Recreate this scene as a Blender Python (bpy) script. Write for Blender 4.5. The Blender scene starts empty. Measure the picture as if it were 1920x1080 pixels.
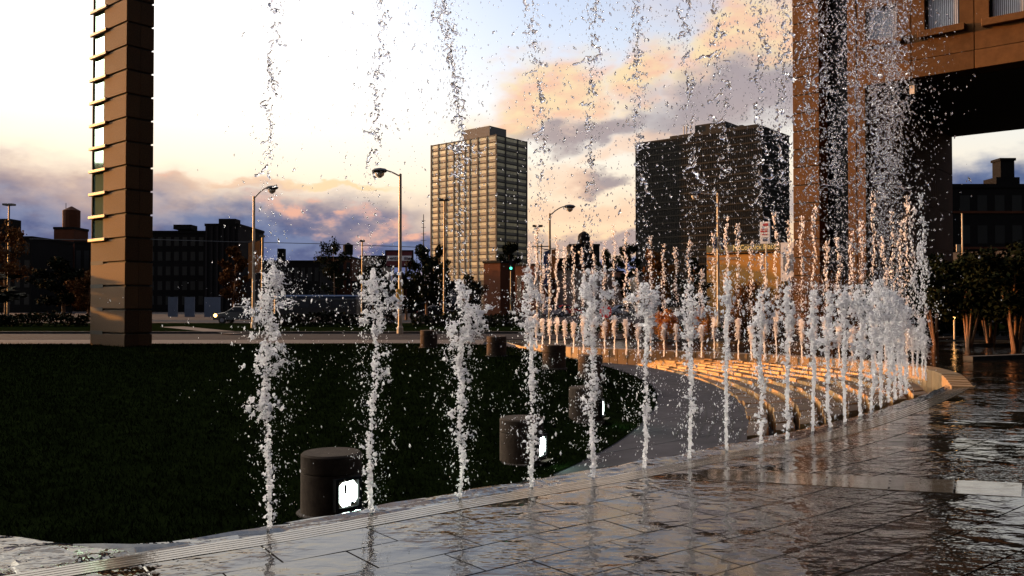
import bpy, bmesh, math, random
import numpy as np
from mathutils import Vector, Matrix
from mathutils.geometry import delaunay_2d_cdt, tessellate_polygon

R = math.radians
rnd = random.Random(7)
sc = bpy.context.scene
COL = sc.collection

# ------------------------------------------------------------------ camera
CAM_H, F, PITCH = 1.7, 1600.0, math.atan(28 / 1600)
cam = bpy.data.cameras.new('camera')
cam.sensor_width, cam.lens, cam.clip_end, cam.clip_start = 36, 30, 6000, 0.05
cam_o = bpy.data.objects.new('camera', cam)
COL.objects.link(cam_o)
cam_o.location = (0, 0, CAM_H)
cam_o.rotation_euler = (math.pi / 2 + PITCH, 0, 0)
sc.camera = cam_o

# ------------------------------------------------------------------ light, sky, exposure
EXPOSURE, SKY = 1.32, 0.15
SUN_AZ, SUN_EL = -64.0, 7.0
sc.view_settings.view_transform = 'Standard'
sc.view_settings.look = 'None'
sc.view_settings.gamma = 1
sc.view_settings.use_curve_mapping = False
sc.view_settings.exposure = EXPOSURE
sc.cycles.max_bounces = 18
sc.cycles.diffuse_bounces = 14
sc.cycles.transmission_bounces = 10
sc.cycles.sample_clamp_indirect = 6
sc.cycles.caustics_reflective = False
sc.cycles.caustics_refractive = False

sd = bpy.data.lights.new('sun', 'SUN')
sd.energy, sd.angle, sd.color = 3.6, R(0.6), (1.0, 0.40, 0.075)
so = bpy.data.objects.new('sun', sd)
COL.objects.link(so)
SDIR = Vector((math.sin(R(SUN_AZ)) * math.cos(R(SUN_EL)), math.cos(R(SUN_AZ)) * math.cos(R(SUN_EL)), math.sin(R(SUN_EL))))
so.rotation_euler = (-SDIR).to_track_quat('-Z', 'Y').to_euler()


def lin(r, g, b):
    def c(v):
        v /= 255
        return v / 12.92 if v <= .04045 else ((v + .055) / 1.055) ** 2.4
    return (c(r), c(g), c(b), 1)


def skycol(r, g, b):                      # a sky radiance that shows as this colour at this exposure
    k = 1 / (SKY * 2 ** EXPOSURE)
    c = lin(r, g, b)
    return (c[0] * k, c[1] * k, c[2] * k, 1)


class NT:
    """small node-tree helper"""
    def __init__(s, tree):
        s.t = tree

    def n(s, typ, **kw):
        nd = s.t.nodes.new(typ)
        for k, v in kw.items():
            setattr(nd, k, v)
        return nd

    def put(s, sock, v):
        if hasattr(v, 'is_output'):
            s.t.links.new(v, sock)
        else:
            sock.default_value = v

    def m(s, op, a, b=0.0, c=0.0):
        nd = s.n('ShaderNodeMath', operation=op)
        s.put(nd.inputs[0], a); s.put(nd.inputs[1], b); s.put(nd.inputs[2], c)
        return nd.outputs[0]

    def mix(s, f, a, b, typ='MIX'):
        nd = s.n('ShaderNodeMix', data_type='RGBA', blend_type=typ)
        s.put(nd.inputs[0], f); s.put(nd.inputs[6], a); s.put(nd.inputs[7], b)
        return nd.outputs[2]

    def noise(s, vec, scale, detail=4, rough=.55):
        nd = s.n('ShaderNodeTexNoise')
        s.put(nd.inputs['Vector'], vec)
        nd.inputs['Scale'].default_value = scale
        nd.inputs['Detail'].default_value = detail
        nd.inputs['Roughness'].default_value = rough
        return nd

    def ss(s, v, lo, hi):
        nd = s.n('ShaderNodeMapRange', interpolation_type='SMOOTHSTEP')
        s.put(nd.inputs[0], v)
        nd.inputs[1].default_value, nd.inputs[2].default_value = lo, hi
        return nd.outputs[0]


world = bpy.data.worlds.new('World')
sc.world = world
world.use_nodes = True
W = NT(world.node_tree)
bg = world.node_tree.nodes['Background']
sky = W.n('ShaderNodeTexSky', sky_type='NISHITA', sun_disc=False)
sky.sun_elevation, sky.sun_rotation = R(SUN_EL), R(SUN_AZ)
tc = W.n('ShaderNodeTexCoord')
sx = W.n('ShaderNodeSeparateXYZ')
W.put(sx.inputs[0], tc.outputs['Generated'])
AZ = W.m('ARCTAN2', sx.outputs[0], sx.outputs[1])
EL = W.m('ARCSINE', sx.outputs[2])
cv = W.n('ShaderNodeCombineXYZ')
W.put(cv.inputs[0], AZ); W.put(cv.inputs[1], W.m('MULTIPLY', EL, 1.9))
n1 = W.noise(cv.outputs[0], 7.0, 5, .5)
n2 = W.noise(cv.outputs[0], 26.0, 5, .55)
ns = W.n('ShaderNodeSeparateColor'); W.put(ns.inputs[0], n1.outputs['Color'])
ns2 = W.n('ShaderNodeSeparateColor'); W.put(ns2.inputs[0], n2.outputs['Color'])
U = W.m('ADD', W.m('ADD', AZ, W.m('MULTIPLY_ADD', ns.outputs[0], .22, -.11)), W.m('MULTIPLY_ADD', ns2.outputs[0], .07, -.035))
V = W.m('ADD', W.m('ADD', EL, W.m('MULTIPLY_ADD', ns.outputs[1], .10, -.05)), W.m('MULTIPLY_ADD', ns2.outputs[1], .045, -.022))


def azel(x, y):
    return math.atan2(x - 960, 1600), math.atan2(568 - y, math.hypot(1600, x - 960))


def blob(x, y, rx, ry, rot=0, lo=1.35, hi=.35):
    """soft mask round the sky direction seen at photo pixel x, y; radii in pixels"""
    a0, e0 = azel(x, y)
    ca, sa = math.cos(R(rot)), math.sin(R(rot))
    du, dv = W.m('SUBTRACT', U, a0), W.m('SUBTRACT', V, e0)
    p = W.m('ADD', W.m('MULTIPLY', du, ca * 1600 / rx), W.m('MULTIPLY', dv, sa * 1600 / rx))
    q = W.m('ADD', W.m('MULTIPLY', du, -sa * 1600 / ry), W.m('MULTIPLY', dv, ca * 1600 / ry))
    d = W.m('SQRT', W.m('ADD', W.m('MULTIPLY', p, p), W.m('MULTIPLY', q, q)))
    return W.ss(d, lo, hi)


def blobs(lst):
    o = blob(*lst[0])
    for b in lst[1:]:
        o = W.m('MAXIMUM', o, blob(*b))
    return o


base = W.mix(1.0, sky.outputs[0], (1.42, 1.14, 1.16, 1), 'MULTIPLY')
# the broad glow of the low sun behind thin cloud, brightest towards the sun
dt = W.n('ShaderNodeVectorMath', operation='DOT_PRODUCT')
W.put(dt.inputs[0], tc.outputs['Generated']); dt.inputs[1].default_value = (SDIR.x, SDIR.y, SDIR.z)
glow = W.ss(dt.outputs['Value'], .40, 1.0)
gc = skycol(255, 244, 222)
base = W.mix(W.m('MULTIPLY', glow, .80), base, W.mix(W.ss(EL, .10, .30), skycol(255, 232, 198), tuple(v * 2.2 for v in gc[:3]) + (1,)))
base = W.mix(W.ss(dt.outputs['Value'], .84, .99), base, tuple(v * 22 for v in gc[:3]) + (1,))  # sky near the sun, out of view, raised to brighten the foam
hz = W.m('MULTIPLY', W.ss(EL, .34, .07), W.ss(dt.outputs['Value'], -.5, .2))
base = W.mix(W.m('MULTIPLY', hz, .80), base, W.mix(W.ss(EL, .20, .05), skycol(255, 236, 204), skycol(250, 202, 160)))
k = base
high = blobs([(1150, -330, 620, 130, 6), (600, -210, 330, 60, -4), (1700, -160, 420, 90, 8), (250, -480, 500, 110, 0)])
k = W.mix(W.m('MULTIPLY', high, .72), k, W.mix(W.ss(ns2.outputs[0], .3, .7), skycol(226, 178, 152), skycol(255, 212, 170)))
# clouds: [shadowed body], then [sunlit tops]
bank = blobs([(-120, 470, 640, 160, 0), (-700, 450, 700, 190, 0), (420, 470, 460, 100, 2), (700, 490, 330, 62, 0),
              (1200, 500, 500, 22, 0), (2000, 360, 420, 60, 0)])
bank_lit = blobs([(150, 352, 270, 40, -3), (380, 352, 90, 26, -4), (520, 352, 60, 14, 0), (-600, 300, 500, 40, 0)])
k = W.mix(W.m('MULTIPLY', bank_lit, .85), k, skycol(255, 214, 178))
k = W.mix(W.m('MULTIPLY', bank, .93), k, W.mix(W.ss(ns2.outputs[2], .35, .65), skycol(46, 80, 136), skycol(96, 120, 164)))
k = W.mix(W.m('MULTIPLY', blobs([(575, 404, 62, 24, -10), (690, 425, 60, 24, -8), (780, 455, 80, 14, 4), (330, 345, 60, 14, 0)]), W.m('MULTIPLY_ADD', W.ss(ns2.outputs[2], .42, .6), .85, .05)), k, skycol(250, 188, 160))
k = W.mix(W.m('MULTIPLY', blobs([(640, 352, 95, 9, 0)]), .8), k, skycol(255, 222, 170))
top = blobs([(1020, 190, 150, 62, 10), (1210, 128, 120, 58, 28), (1400, 62, 150, 62, 22), (1560, 40, 220, 60, 5), (960, 235, 90, 40, 5), (1900, 20, 300, 70, -5)])
k = W.mix(W.m('MULTIPLY', top, .92), k, W.mix(W.ss(ns2.outputs[0], .35, .65), skycol(252, 200, 166), skycol(255, 226, 176)))
body = blobs([(1400, 172, 230, 66, 13), (1120, 232, 180, 26, 12), (1640, 150, 320, 70, 4), (1110, 332, 75, 17, 3), (1200, 455, 200, 20, 4)])
k = W.mix(W.m('MULTIPLY', body, .88), k, W.mix(ns.outputs[2], skycol(130, 124, 138), skycol(194, 172, 168)))
under = blobs([(1180, 262, 130, 22, 12), (1090, 395, 90, 26, 0), (1040, 330, 60, 40, 0)])
k = W.mix(W.m('MULTIPLY', under, .6), k, skycol(252, 206, 172))
# away from the sunset the evening sky is dimmer, and the unseen zenith is raised to brighten the foam
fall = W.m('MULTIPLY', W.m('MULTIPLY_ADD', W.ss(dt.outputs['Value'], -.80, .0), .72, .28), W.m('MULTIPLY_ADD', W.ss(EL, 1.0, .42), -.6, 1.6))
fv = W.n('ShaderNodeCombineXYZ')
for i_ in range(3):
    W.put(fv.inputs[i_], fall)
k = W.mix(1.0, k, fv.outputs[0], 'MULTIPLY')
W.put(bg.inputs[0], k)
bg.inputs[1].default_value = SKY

# ------------------------------------------------------------------ placing helpers (photo pixel -> place)
CP, SP = math.cos(PITCH), math.sin(PITCH)


def ray(x, y):
    a, b = (x - 960) / F, (540 - y) / F
    return Vector((a, CP - b * SP, SP + b * CP))


def P(x, y, Y):
    d = ray(x, y)
    return Vector((0, 0, CAM_H)) + d * (Y / d.y)


def G(x, y, z=0.0):
    d = ray(x, y)
    return Vector((0, 0, CAM_H)) + d * ((z - CAM_H) / d.z)


def on_plane(x, y, o, n):
    d = ray(x, y)
    c = Vector((0, 0, CAM_H))
    return c + d * ((o - c).dot(n) / d.dot(n))


def z_mound(Y):
    return float(np.interp(Y, [8, 11.6, 15, 22, 30, 33, 34], [-.42, -.32, -.19, .02, .14, .12, .0]))


def z_path(Y):
    return float(np.interp(Y, [8, 24, 30, 36, 40], [-.50, -.50, -.34, -.05, 0]))


def GP(x, y, f=z_path):
    z = -.3
    for _ in range(25):
        p = G(x, y, z)
        z = .5 * z + .5 * f(p.y)
    return Vector((p.x, p.y, f(p.y)))


def resample(pts, n):
    pts = np.array([tuple(p) for p in pts], float)
    for _ in range(2):                                   # corner-cutting, ends kept
        q = [pts[0]]
        for a, b in zip(pts[:-1], pts[1:]):
            q += [a * .75 + b * .25, a * .25 + b * .75]
        q.append(pts[-1]); pts = np.array(q)
    s = np.r_[0, np.cumsum(np.linalg.norm(np.diff(pts, axis=0), axis=1))]
    t = np.linspace(0, s[-1], n)
    return np.stack([np.interp(t, s, pts[:, i]) for i in range(pts.shape[1])], 1)


# ------------------------------------------------------------------ materials
def material(name, col, rough=.7, var=.25, scale=6, bump=.0, bscale=40, metal=0, emit=None, estr=0, spec=.5, coords='Object', detail=5):
    m = bpy.data.materials.new(name)
    m.use_nodes = True
    T = NT(m.node_tree)
    b = m.node_tree.nodes['Principled BSDF']
    b.inputs['Roughness'].default_value = rough
    b.inputs['Metallic'].default_value = metal
    b.inputs['Specular IOR Level'].default_value = spec
    c = (col[0], col[1], col[2], 1)
    t = T.n('ShaderNodeTexCoord')
    if var:
        nz = T.noise(t.outputs[coords], scale, detail, .65)
        oi = T.n('ShaderNodeObjectInfo')
        f = T.m('ADD', T.m('MULTIPLY', nz.outputs[0], .75), T.m('MULTIPLY', oi.outputs['Random'], .25))
        lo = tuple(v * (1 - var) for v in c[:3]) + (1,)
        hi = tuple(min(1, v * (1 + var)) for v in c[:3]) + (1,)
        T.put(b.inputs['Base Color'], T.mix(T.ss(f, .25, .75), lo, hi))
    else:
        b.inputs['Base Color'].default_value = c
    if bump:
        nb = T.noise(t.outputs[coords], bscale, 4)
        bp = T.n('ShaderNodeBump')
        bp.inputs['Strength'].default_value = bump
        bp.inputs['Distance'].default_value = .02
        T.put(bp.inputs['Height'], nb.outputs[0])
        T.put(b.inputs['Normal'], bp.outputs[0])
    if emit:
        b.inputs['Emission Color'].default_value = (*emit, 1)
        b.inputs['Emission Strength'].default_value = estr
    return m


M = {}
M['grass'] = material('grass', (.0050, .0078, .0022), 1, .5, 3, spec=.0)
M['soil'] = material('soil', (.012, .011, .008), .95, .4, 1.5, spec=.1)
M['asphalt'] = material('asphalt', (.026, .0225, .024), .95, .3, 2, .3, 60, spec=.04)
M['concrete'] = material('concrete', (.085, .072, .066), .95, .25, 2, .25, 50, spec=.04)
M['path'] = material('path_concrete', (.066, .058, .062), .95, .35, 1.2, .3, 60, spec=.06)
M['kerb'] = material('kerb_stone', (.07, .064, .06), .95, .3, 3, spec=.05)
M['bollard'] = material('cast_stone', (.060, .044, .034), .95, .3, 9, .4, 90, spec=.08)
M['pier_stone'] = material('brown_granite', (.088, .044, .0165), .85, .40, 22, .35, 70, spec=.2)
M['pier_core'] = material('dark_joint', (.03, .025, .02), .9, 0)
M['ledge_stone'] = material('pale_ledge', (.40, .31, .23), .6, .15, 8)
M['brick_panel'] = material('brown_precast', (.100, .048, .019), .9, .28, 2.2, .35, 40, spec=.15)
M['black_glass'] = material('black_glass', (.008, .008, .009), .35, 0, spec=.15)
M['pane_green'] = material('green_glass', (.20, .34, .27), .05, .1, 3, metal=.75)
M['frame_dark'] = material('dark_metal', (.022, .022, .022), .8, .2, 6, spec=.1)
M['blind'] = material('blind', (.42, .46, .56), .6, .15, 5)
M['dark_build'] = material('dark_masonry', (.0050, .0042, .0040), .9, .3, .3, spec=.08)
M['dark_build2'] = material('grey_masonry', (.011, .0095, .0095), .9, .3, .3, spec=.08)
M['red_build'] = material('red_brick', (.060, .020, .010), .9, .25, .5, spec=.08)
M['tan_build'] = material('tan_brick', (.36, .175, .045), .9, .2, .5, spec=.08)
M['grey_wall'] = material('grey_render', (.16, .125, .10), .9, .25, .4, spec=.08)
M['tower_body'] = material('tower_concrete', (.030, .024, .019), .8, .2, .2)
M['tower_window'] = material('curtained_glass', (.28, .24, .155), .3, .5, .35, metal=.25)
M['tower_spandrel'] = material('tower_spandrel', (.085, .068, .050), .55, .25, .3)
M['tower_pent'] = material('penthouse_louvre', (.075, .065, .060), .8, .2, .3)
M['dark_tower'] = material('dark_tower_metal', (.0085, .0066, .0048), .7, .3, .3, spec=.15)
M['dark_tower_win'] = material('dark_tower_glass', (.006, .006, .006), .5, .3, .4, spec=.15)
M['pole'] = material('painted_steel', (.42, .34, .24), .45, .2, 6)
M['pole_dark'] = material('dark_steel', (.05, .045, .04), .5, .2, 6)
M['lens'] = material('lamp_glass', (.6, .55, .45), .2, 0)
M['leaf'] = material('leaf_green', (.008, .010, .004), .95, .5, 1.2, spec=.03)
M['leaf_rust'] = material('leaf_rust', (.070, .028, .008), .9, .5, 1.2, spec=.03)
M['leaf_flower'] = material('leaf_orange', (.32, .13, .025), .7, .5, 3, spec=.2)
M['bark'] = material('bark', (.12, .055, .025), .9, .4, 6, .5, 30)
M['sign_white'] = material('sign_white', (.70, .66, .66), .5, .08, 3)
M['sign_red'] = material('sign_red', (.35, .02, .02), .5, .1, 3)
M['sign_maroon'] = material('sign_maroon', (.10, .008, .012), .6, .15, 3)
M['sign_ink'] = material('sign_ink', (.02, .025, .06), .6, 0)
M['sign_dark'] = material('sign_dark_olive', (.05, .05, .018), .7, .15, 3)
M['sign_letters'] = material('sign_letters', (.62, .52, .22), .6, 0)
M['stop_red'] = material('stop_red', (.65, .03, .03), .4, .1, 3)
M['banner_orange'] = material('banner_orange', (.45, .17, .04), .8, .3, 2)
M['banner_blue'] = material('banner_blue', (.03, .05, .16), .8, .3, 2)
M['yellow_box'] = material('yellow_box', (.75, .42, .06), .5, .1, 4)
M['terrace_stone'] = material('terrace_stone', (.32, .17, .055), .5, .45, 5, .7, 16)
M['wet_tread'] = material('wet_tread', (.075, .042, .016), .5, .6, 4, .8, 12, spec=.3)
M['lens_off'] = material('lamp_unlit', (.20, .21, .21), .15, 0)
M['rim_stone'] = material('rim_stone', (.22, .13, .055), .6, .25, 3, .4, 30)
M['ledge_wet'] = material('wet_ledge_stone', (.20, .17, .14), .10, .25, 4, .08, 20)
M['bed'] = material('mortar_bed', (.02, .018, .016), .6, .2, 3)
M['car_dark'] = material('car_dark', (.006, .0065, .008), .25, 0)
M['car_red'] = material('car_red', (.32, .03, .025), .25, 0)
M['car_grey'] = material('car_grey', (.22, .22, .24), .25, 0)
M['tyre'] = material('tyre', (.015, .015, .015), .9, 0)
M['bus_roof'] = material('bus_roof', (.035, .06, .12), .5, .1, 2)
M['bus_body'] = material('bus_body', (.006, .006, .007), .5, 0)
M['glow_white'] = material('lamp_lit', (.8, .8, .8), .4, 0, emit=(.82, 1.0, .93), estr=7)
M['glow_green'] = material('signal_lit', (.05, .3, .2), .4, 0, emit=(.05, 1, .55), estr=3)
M['glow_warm'] = material('headlight_lit', (.8, .6, .4), .4, 0, emit=(1, .5, .14), estr=4)
M['window_sky'] = material('sky_glass', (.20, .225, .28), .22, .1, 2, metal=.6)
M['window_dim'] = material('dim_window', (.03, .034, .04), .25, .2, 1)
M['lot_wall'] = material('pale_blue_wall', (.06, .075, .105), .8, .3, .5)
M['wire'] = material('wire', (.02, .02, .02), .6, 0)


def wet_paving(name, col, ripple, rough_lo=.02, rough_hi=.07, patchy=True):
    """stone under a thin film of running water: the film's ripples come and go in patches"""
    m = bpy.data.materials.new(name); m.use_nodes = True
    T = NT(m.node_tree); b = m.node_tree.nodes['Principled BSDF']
    g = T.n('ShaderNodeNewGeometry')
    oi = T.n('ShaderNodeObjectInfo')
    sp = T.noise(g.outputs['Position'], 30, 5, .7)
    f = T.m('ADD', T.m('MULTIPLY', sp.outputs[0], .5), T.m('MULTIPLY', oi.outputs['Random'], .5))
    T.put(b.inputs['Base Color'], T.mix(T.ss(f, .2, .8), tuple(v * .55 for v in col) + (1,), tuple(v * 1.35 for v in col) + (1,)))
    b.inputs['IOR'].default_value = 1.5
    pn = T.noise(g.outputs['Position'], .55, 3, .6)
    patch = T.ss(pn.outputs[0], .40, .60)
    mp = T.n('ShaderNodeMapping')
    T.put(mp.inputs[0], g.outputs['Position'])
    mp.inputs['Rotation'].default_value = (0, 0, R(-14))
    mp.inputs['Scale'].default_value = (1.0, 1.5, 1)
    r1 = T.noise(mp.outputs[0], 3.4, 2, .5)
    r2 = T.noise(mp.outputs[0], 10, 2, .5)
    h = T.m('ADD', T.m('MULTIPLY', r1.outputs[0], 1.0), T.m('MULTIPLY', r2.outputs[0], .34))
    if patchy:
        h = T.m('MULTIPLY', h, T.m('MULTIPLY_ADD', patch, .85, .15))
    bp = T.n('ShaderNodeBump')
    bp.inputs['Strength'].default_value = ripple
    bp.inputs['Distance'].default_value = .028
    T.put(bp.inputs['Height'], h)
    T.put(b.inputs['Normal'], bp.outputs[0])
    fine = T.noise(g.outputs['Position'], 7, 4, .6)
    T.put(b.inputs['Roughness'], T.m('MULTIPLY_ADD', T.ss(fine.outputs[0], .35, .7), rough_hi - rough_lo, rough_lo))
    return m


M['slab_light'] = wet_paving('wet_slab_light', (.017, .012, .008), .9)
M['slab_dark'] = wet_paving('wet_slab_dark', (.008, .006, .0045), .95)
M['band_slab'] = wet_paving('wet_band_slab', (.12, .088, .06), .06, .05, .12, False)
M['water'] = wet_paving('pool_water', (.012, .016, .02), 1.0, .02, .03, False)


def foam_mat():
    m = bpy.data.materials.new('foam'); m.use_nodes = True
    t = m.node_tree
    b = t.nodes['Principled BSDF']
    b.inputs['Base Color'].default_value = (.98, .97, .99, 1)
    b.inputs['Roughness'].default_value = .22
    b.inputs['IOR'].default_value = 1.33
    tr = t.nodes.new('ShaderNodeBsdfTranslucent'); tr.inputs[0].default_value = (.99, .975, .995, 1)
    gl = t.nodes.new('ShaderNodeBsdfGlass'); gl.inputs['IOR'].default_value = 1.33; gl.inputs['Roughness'].default_value = .03
    m1 = t.nodes.new('ShaderNodeMixShader'); m1.inputs[0].default_value = .90
    m2 = t.nodes.new('ShaderNodeMixShader'); m2.inputs[0].default_value = .13
    t.links.new(b.outputs[0], m1.inputs[1]); t.links.new(tr.outputs[0], m1.inputs[2])
    t.links.new(m1.outputs[0], m2.inputs[1]); t.links.new(gl.outputs[0], m2.inputs[2])
    t.links.new(m2.outputs[0], t.nodes['Material Output'].inputs[0])
    return m


def clear_mat():
    m = bpy.data.materials.new('clear_water'); m.use_nodes = True
    t = m.node_tree
    gl = t.nodes.new('ShaderNodeBsdfGlass')
    gl.inputs['IOR'].default_value = 1.33; gl.inputs['Roughness'].default_value = .0
    gl.inputs['Color'].default_value = (.93, .93, .95, 1)
    df = t.nodes.new('ShaderNodeBsdfTranslucent'); df.inputs[0].default_value = (.8, .78, .8, 1)
    mx = t.nodes.new('ShaderNodeMixShader'); mx.inputs[0].default_value = .05
    t.links.new(gl.outputs[0], mx.inputs[1]); t.links.new(df.outputs[0], mx.inputs[2])
    t.links.new(mx.outputs[0], t.nodes['Material Output'].inputs[0])
    return m


M['foam'] = foam_mat()
M['clear'] = clear_mat()


# ------------------------------------------------------------------ object helpers
def link(name, me, mat, parent=None):
    o = bpy.data.objects.new(name, me)
    COL.objects.link(o)
    if parent is not None:
        o.parent = parent
    if mat is not None and len(me.materials) == 0:
        me.materials.append(mat)
    return o


def np_mesh(name, V, T, smooth=False):
    me = bpy.data.meshes.new(name)
    V = np.ascontiguousarray(V, np.float32); T = np.ascontiguousarray(T, np.int32)
    n = T.shape[1]
    me.vertices.add(len(V)); me.vertices.foreach_set('co', V.ravel())
    me.loops.add(T.size); me.loops.foreach_set('vertex_index', T.ravel())
    me.polygons.add(len(T)); me.polygons.foreach_set('loop_start', np.arange(0, T.size, n, dtype=np.int32))
    if smooth:
        me.polygons.foreach_set('use_smooth', np.ones(len(T), bool))
    me.update(calc_edges=True)
    return me


def empty(name, loc=(0, 0, 0), rz=0):
    o = bpy.data.objects.new(name, None)
    COL.objects.link(o)
    o.location = loc; o.rotation_euler = (0, 0, rz)
    o.empty_display_size = .2
    return o


def tag(o, label, cat, group=None):
    o['label'] = label; o['category'] = cat
    if group:
        o['group'] = group
    return o


def kind(o, k):
    o['kind'] = k
    return o


class MB:
    """collects boxes, tubes and prisms for one mesh"""
    def __init__(s):
        s.v, s.f = [], []

    def box(s, x0, x1, y0, y1, z0, z1):
        b = len(s.v)
        s.v += [(x0, y0, z0), (x1, y0, z0), (x1, y1, z0), (x0, y1, z0), (x0, y0, z1), (x1, y0, z1), (x1, y1, z1), (x0, y1, z1)]
        s.f += [tuple(b + i for i in q) for q in ((0, 3, 2, 1), (4, 5, 6, 7), (0, 1, 5, 4), (1, 2, 6, 5), (2, 3, 7, 6), (3, 0, 4, 7))]
        return s

    def prism(s, pts, z0, z1):
        b, n = len(s.v), len(pts)
        s.v += [(p[0], p[1], z0) for p in pts] + [(p[0], p[1], z1) for p in pts]
        s.f.append(tuple(b + i for i in reversed(range(n)))); s.f.append(tuple(b + n + i for i in range(n)))
        for i in range(n):
            j = (i + 1) % n
            s.f.append((b + i, b + j, b + n + j, b + n + i))
        return s

    def tube(s, pts, rad, n=8):
        pts = [Vector(p) for p in pts]
        if not hasattr(rad, '__len__'):
            rad = [rad] * len(pts)
        b = len(s.v)
        for i, p in enumerate(pts):
            d = (pts[min(i + 1, len(pts) - 1)] - pts[max(i - 1, 0)]).normalized()
            a = d.cross(Vector((0, 0, 1)) if abs(d.z) < .9 else Vector((1, 0, 0))).normalized()
            c = d.cross(a)
            for q in range(n):
                t = 2 * math.pi * q / n
                s.v.append(tuple(p + (a * math.cos(t) + c * math.sin(t)) * rad[i]))
        for i in range(len(pts) - 1):
            for q in range(n):
                r = (q + 1) % n
                s.f.append((b + i * n + q, b + i * n + r, b + (i + 1) * n + r, b + (i + 1) * n + q))
        s.f.append(tuple(b + q for q in reversed(range(n))))
        s.f.append(tuple(b + (len(pts) - 1) * n + q for q in range(n)))
        return s

    def lathe(s, prof, n=24, cx=0, cy=0):
        b = len(s.v)
        for r, z in prof:
            for q in range(n):
                t = 2 * math.pi * q / n
                s.v.append((cx + r * math.cos(t), cy + r * math.sin(t), z))
        for i in range(len(prof) - 1):
            for q in range(n):
                w = (q + 1) % n
                s.f.append((b + i * n + q, b + i * n + w, b + (i + 1) * n + w, b + (i + 1) * n + q))
        s.f.append(tuple(b + q for q in reversed(range(n))))
        s.f.append(tuple(b + (len(prof) - 1) * n + q for q in range(n)))
        return s

    def mesh(s, name, bevel=0, smooth=False):
        me = bpy.data.meshes.new(name)
        me.from_pydata(s.v, [], s.f)
        if bevel:
            bm = bmesh.new(); bm.from_mesh(me)
            bmesh.ops.bevel(bm, geom=list(bm.edges), offset=bevel, segments=1, affect='EDGES', clamp_overlap=True)
            bm.to_mesh(me); bm.free()
        if smooth:
            me.shade_smooth()
            try:
                me.set_sharp_from_angle(angle=R(40))
            except Exception:
                pass
        me.update()
        return me

    def build(s, name, mat, parent=None, bevel=0, smooth=False):
        return link(name, s.mesh(name, bevel, smooth), mat, parent)


def copy_tree(o, parent=None):
    c = o.copy()
    COL.objects.link(c)
    if parent is not None:
        c.parent = parent
    for ch in list(o.children):
        copy_tree(ch, c)
    return c


def fill(poly, zf, step, name, mat, extra=None):
    """a filled, gridded sheet inside a plan polygon, heights from zf(x, y)"""
    poly = [(float(p[0]), float(p[1])) for p in poly]
    xs, ys = [p[0] for p in poly], [p[1] for p in poly]
    A = np.array(poly); B = np.roll(A, -1, 0)

    def inside(x, y):
        c = (A[:, 1] > y) != (B[:, 1] > y)
        with np.errstate(divide='ignore', invalid='ignore'):
            xi = A[:, 0] + (y - A[:, 1]) / (B[:, 1] - A[:, 1]) * (B[:, 0] - A[:, 0])
        return np.count_nonzero(c & (x < xi)) % 2 == 1
    pts = [Vector(p) for p in poly]
    for x in np.arange(min(xs) + step / 2, max(xs), step):
        for y in np.arange(min(ys) + step / 2, max(ys), step):
            if inside(x, y):
                pts.append(Vector((x, y)))
    n = len(poly)
    vo, _e, fo, *_ = delaunay_2d_cdt(pts, [], [list(range(n))], 1, 1e-4)
    me = bpy.data.meshes.new(name)
    me.from_pydata([(v.x, v.y, zf(v.x, v.y)) for v in vo], [], [tuple(f) for f in fo])
    for p in me.polygons:
        p.use_smooth = True
    me.update()
    if len(me.polygons) and me.polygons[0].normal.z < 0:
        me.flip_normals()
    return link(name, me, mat)


# ------------------------------------------------------------------ plan curves, read off the photograph
px_out = [(-100, 1092), (0, 1073), (130, 1052), (250, 1034), (350, 1018), (480, 1000), (600, 980), (700, 962), (860, 934), (1000, 912),
          (1112, 894), (1210, 876), (1292, 860), (1365, 846), (1427, 836), (1480, 825), (1560, 806), (1640, 782), (1700, 762), (1750, 742), (1797, 719)]
px_in = [(-300, 968), (-150, 984), (0, 1000), (130, 1013), (240, 1025), (330, 1011), (480, 986), (600, 964), (700, 946), (860, 918), (1000, 895),
         (1112, 876), (1210, 860), (1300, 843), (1420, 818), (1480, 807), (1560, 791), (1640, 768), (1700, 749), (1745, 734), (1783, 716)]
px_rim = [(1783, 716), (1768, 704), (1742, 695), (1700, 686), (1640, 680), (1560, 674), (1480, 669), (1400, 665), (1300, 661), (1200, 658), (1100, 654), (1040, 650), (990, 646)]
px_pout = [(1400, 826), (1407, 792), (1397, 762), (1370, 738), (1330, 717), (1270, 699), (1200, 685), (1120, 671), (1060, 661), (1000, 651), (960, 646)]
px_lawn = [(1036, 890), (1100, 862), (1168, 824), (1222, 777), (1236, 742), (1216, 716), (1150, 691), (1090, 677), (1040, 666), (960, 653), (900, 646)]

E_OUT = resample([(-40, -6.5), (-12, .2), (-6, 3.2)] + [tuple(G(x, y, 0))[:2] for x, y in px_out], 160)
E_IN = resample([(-45, 9.0), (-14, 8.2)] + [tuple(G(x, y, -.02))[:2] for x, y in px_in], 130)
RIM = resample([tuple(G(x, y, .10))[:2] for x, y in px_rim], 60)
P_OUT = resample([tuple(GP(x, y))[:2] for x, y in px_pout], 60)
LAWN_E = resample([tuple(GP(x, y))[:2] for x, y in px_lawn], 60)


def normals2(C):
    t = np.gradient(C, axis=0)
    t /= np.linalg.norm(t, axis=1)[:, None]
    return np.stack([t[:, 1], -t[:, 0]], 1)       # to the right of travel


# ------------------------------------------------------------------ setting: ground, plaza sheet, lawn, path, water
far_l = (-60.0, 33.5)
_n = normals2(E_OUT)
hole = [tuple(p + n_ * .350) for p, n_ in zip(E_OUT, _n)] + [tuple(p) for p in RIM[4:]] + [(P_OUT[-1][0] - .2, 37.5), (LAWN_E[-1][0] - 1.5, 37.5), far_l, (-60, -7)]


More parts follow.
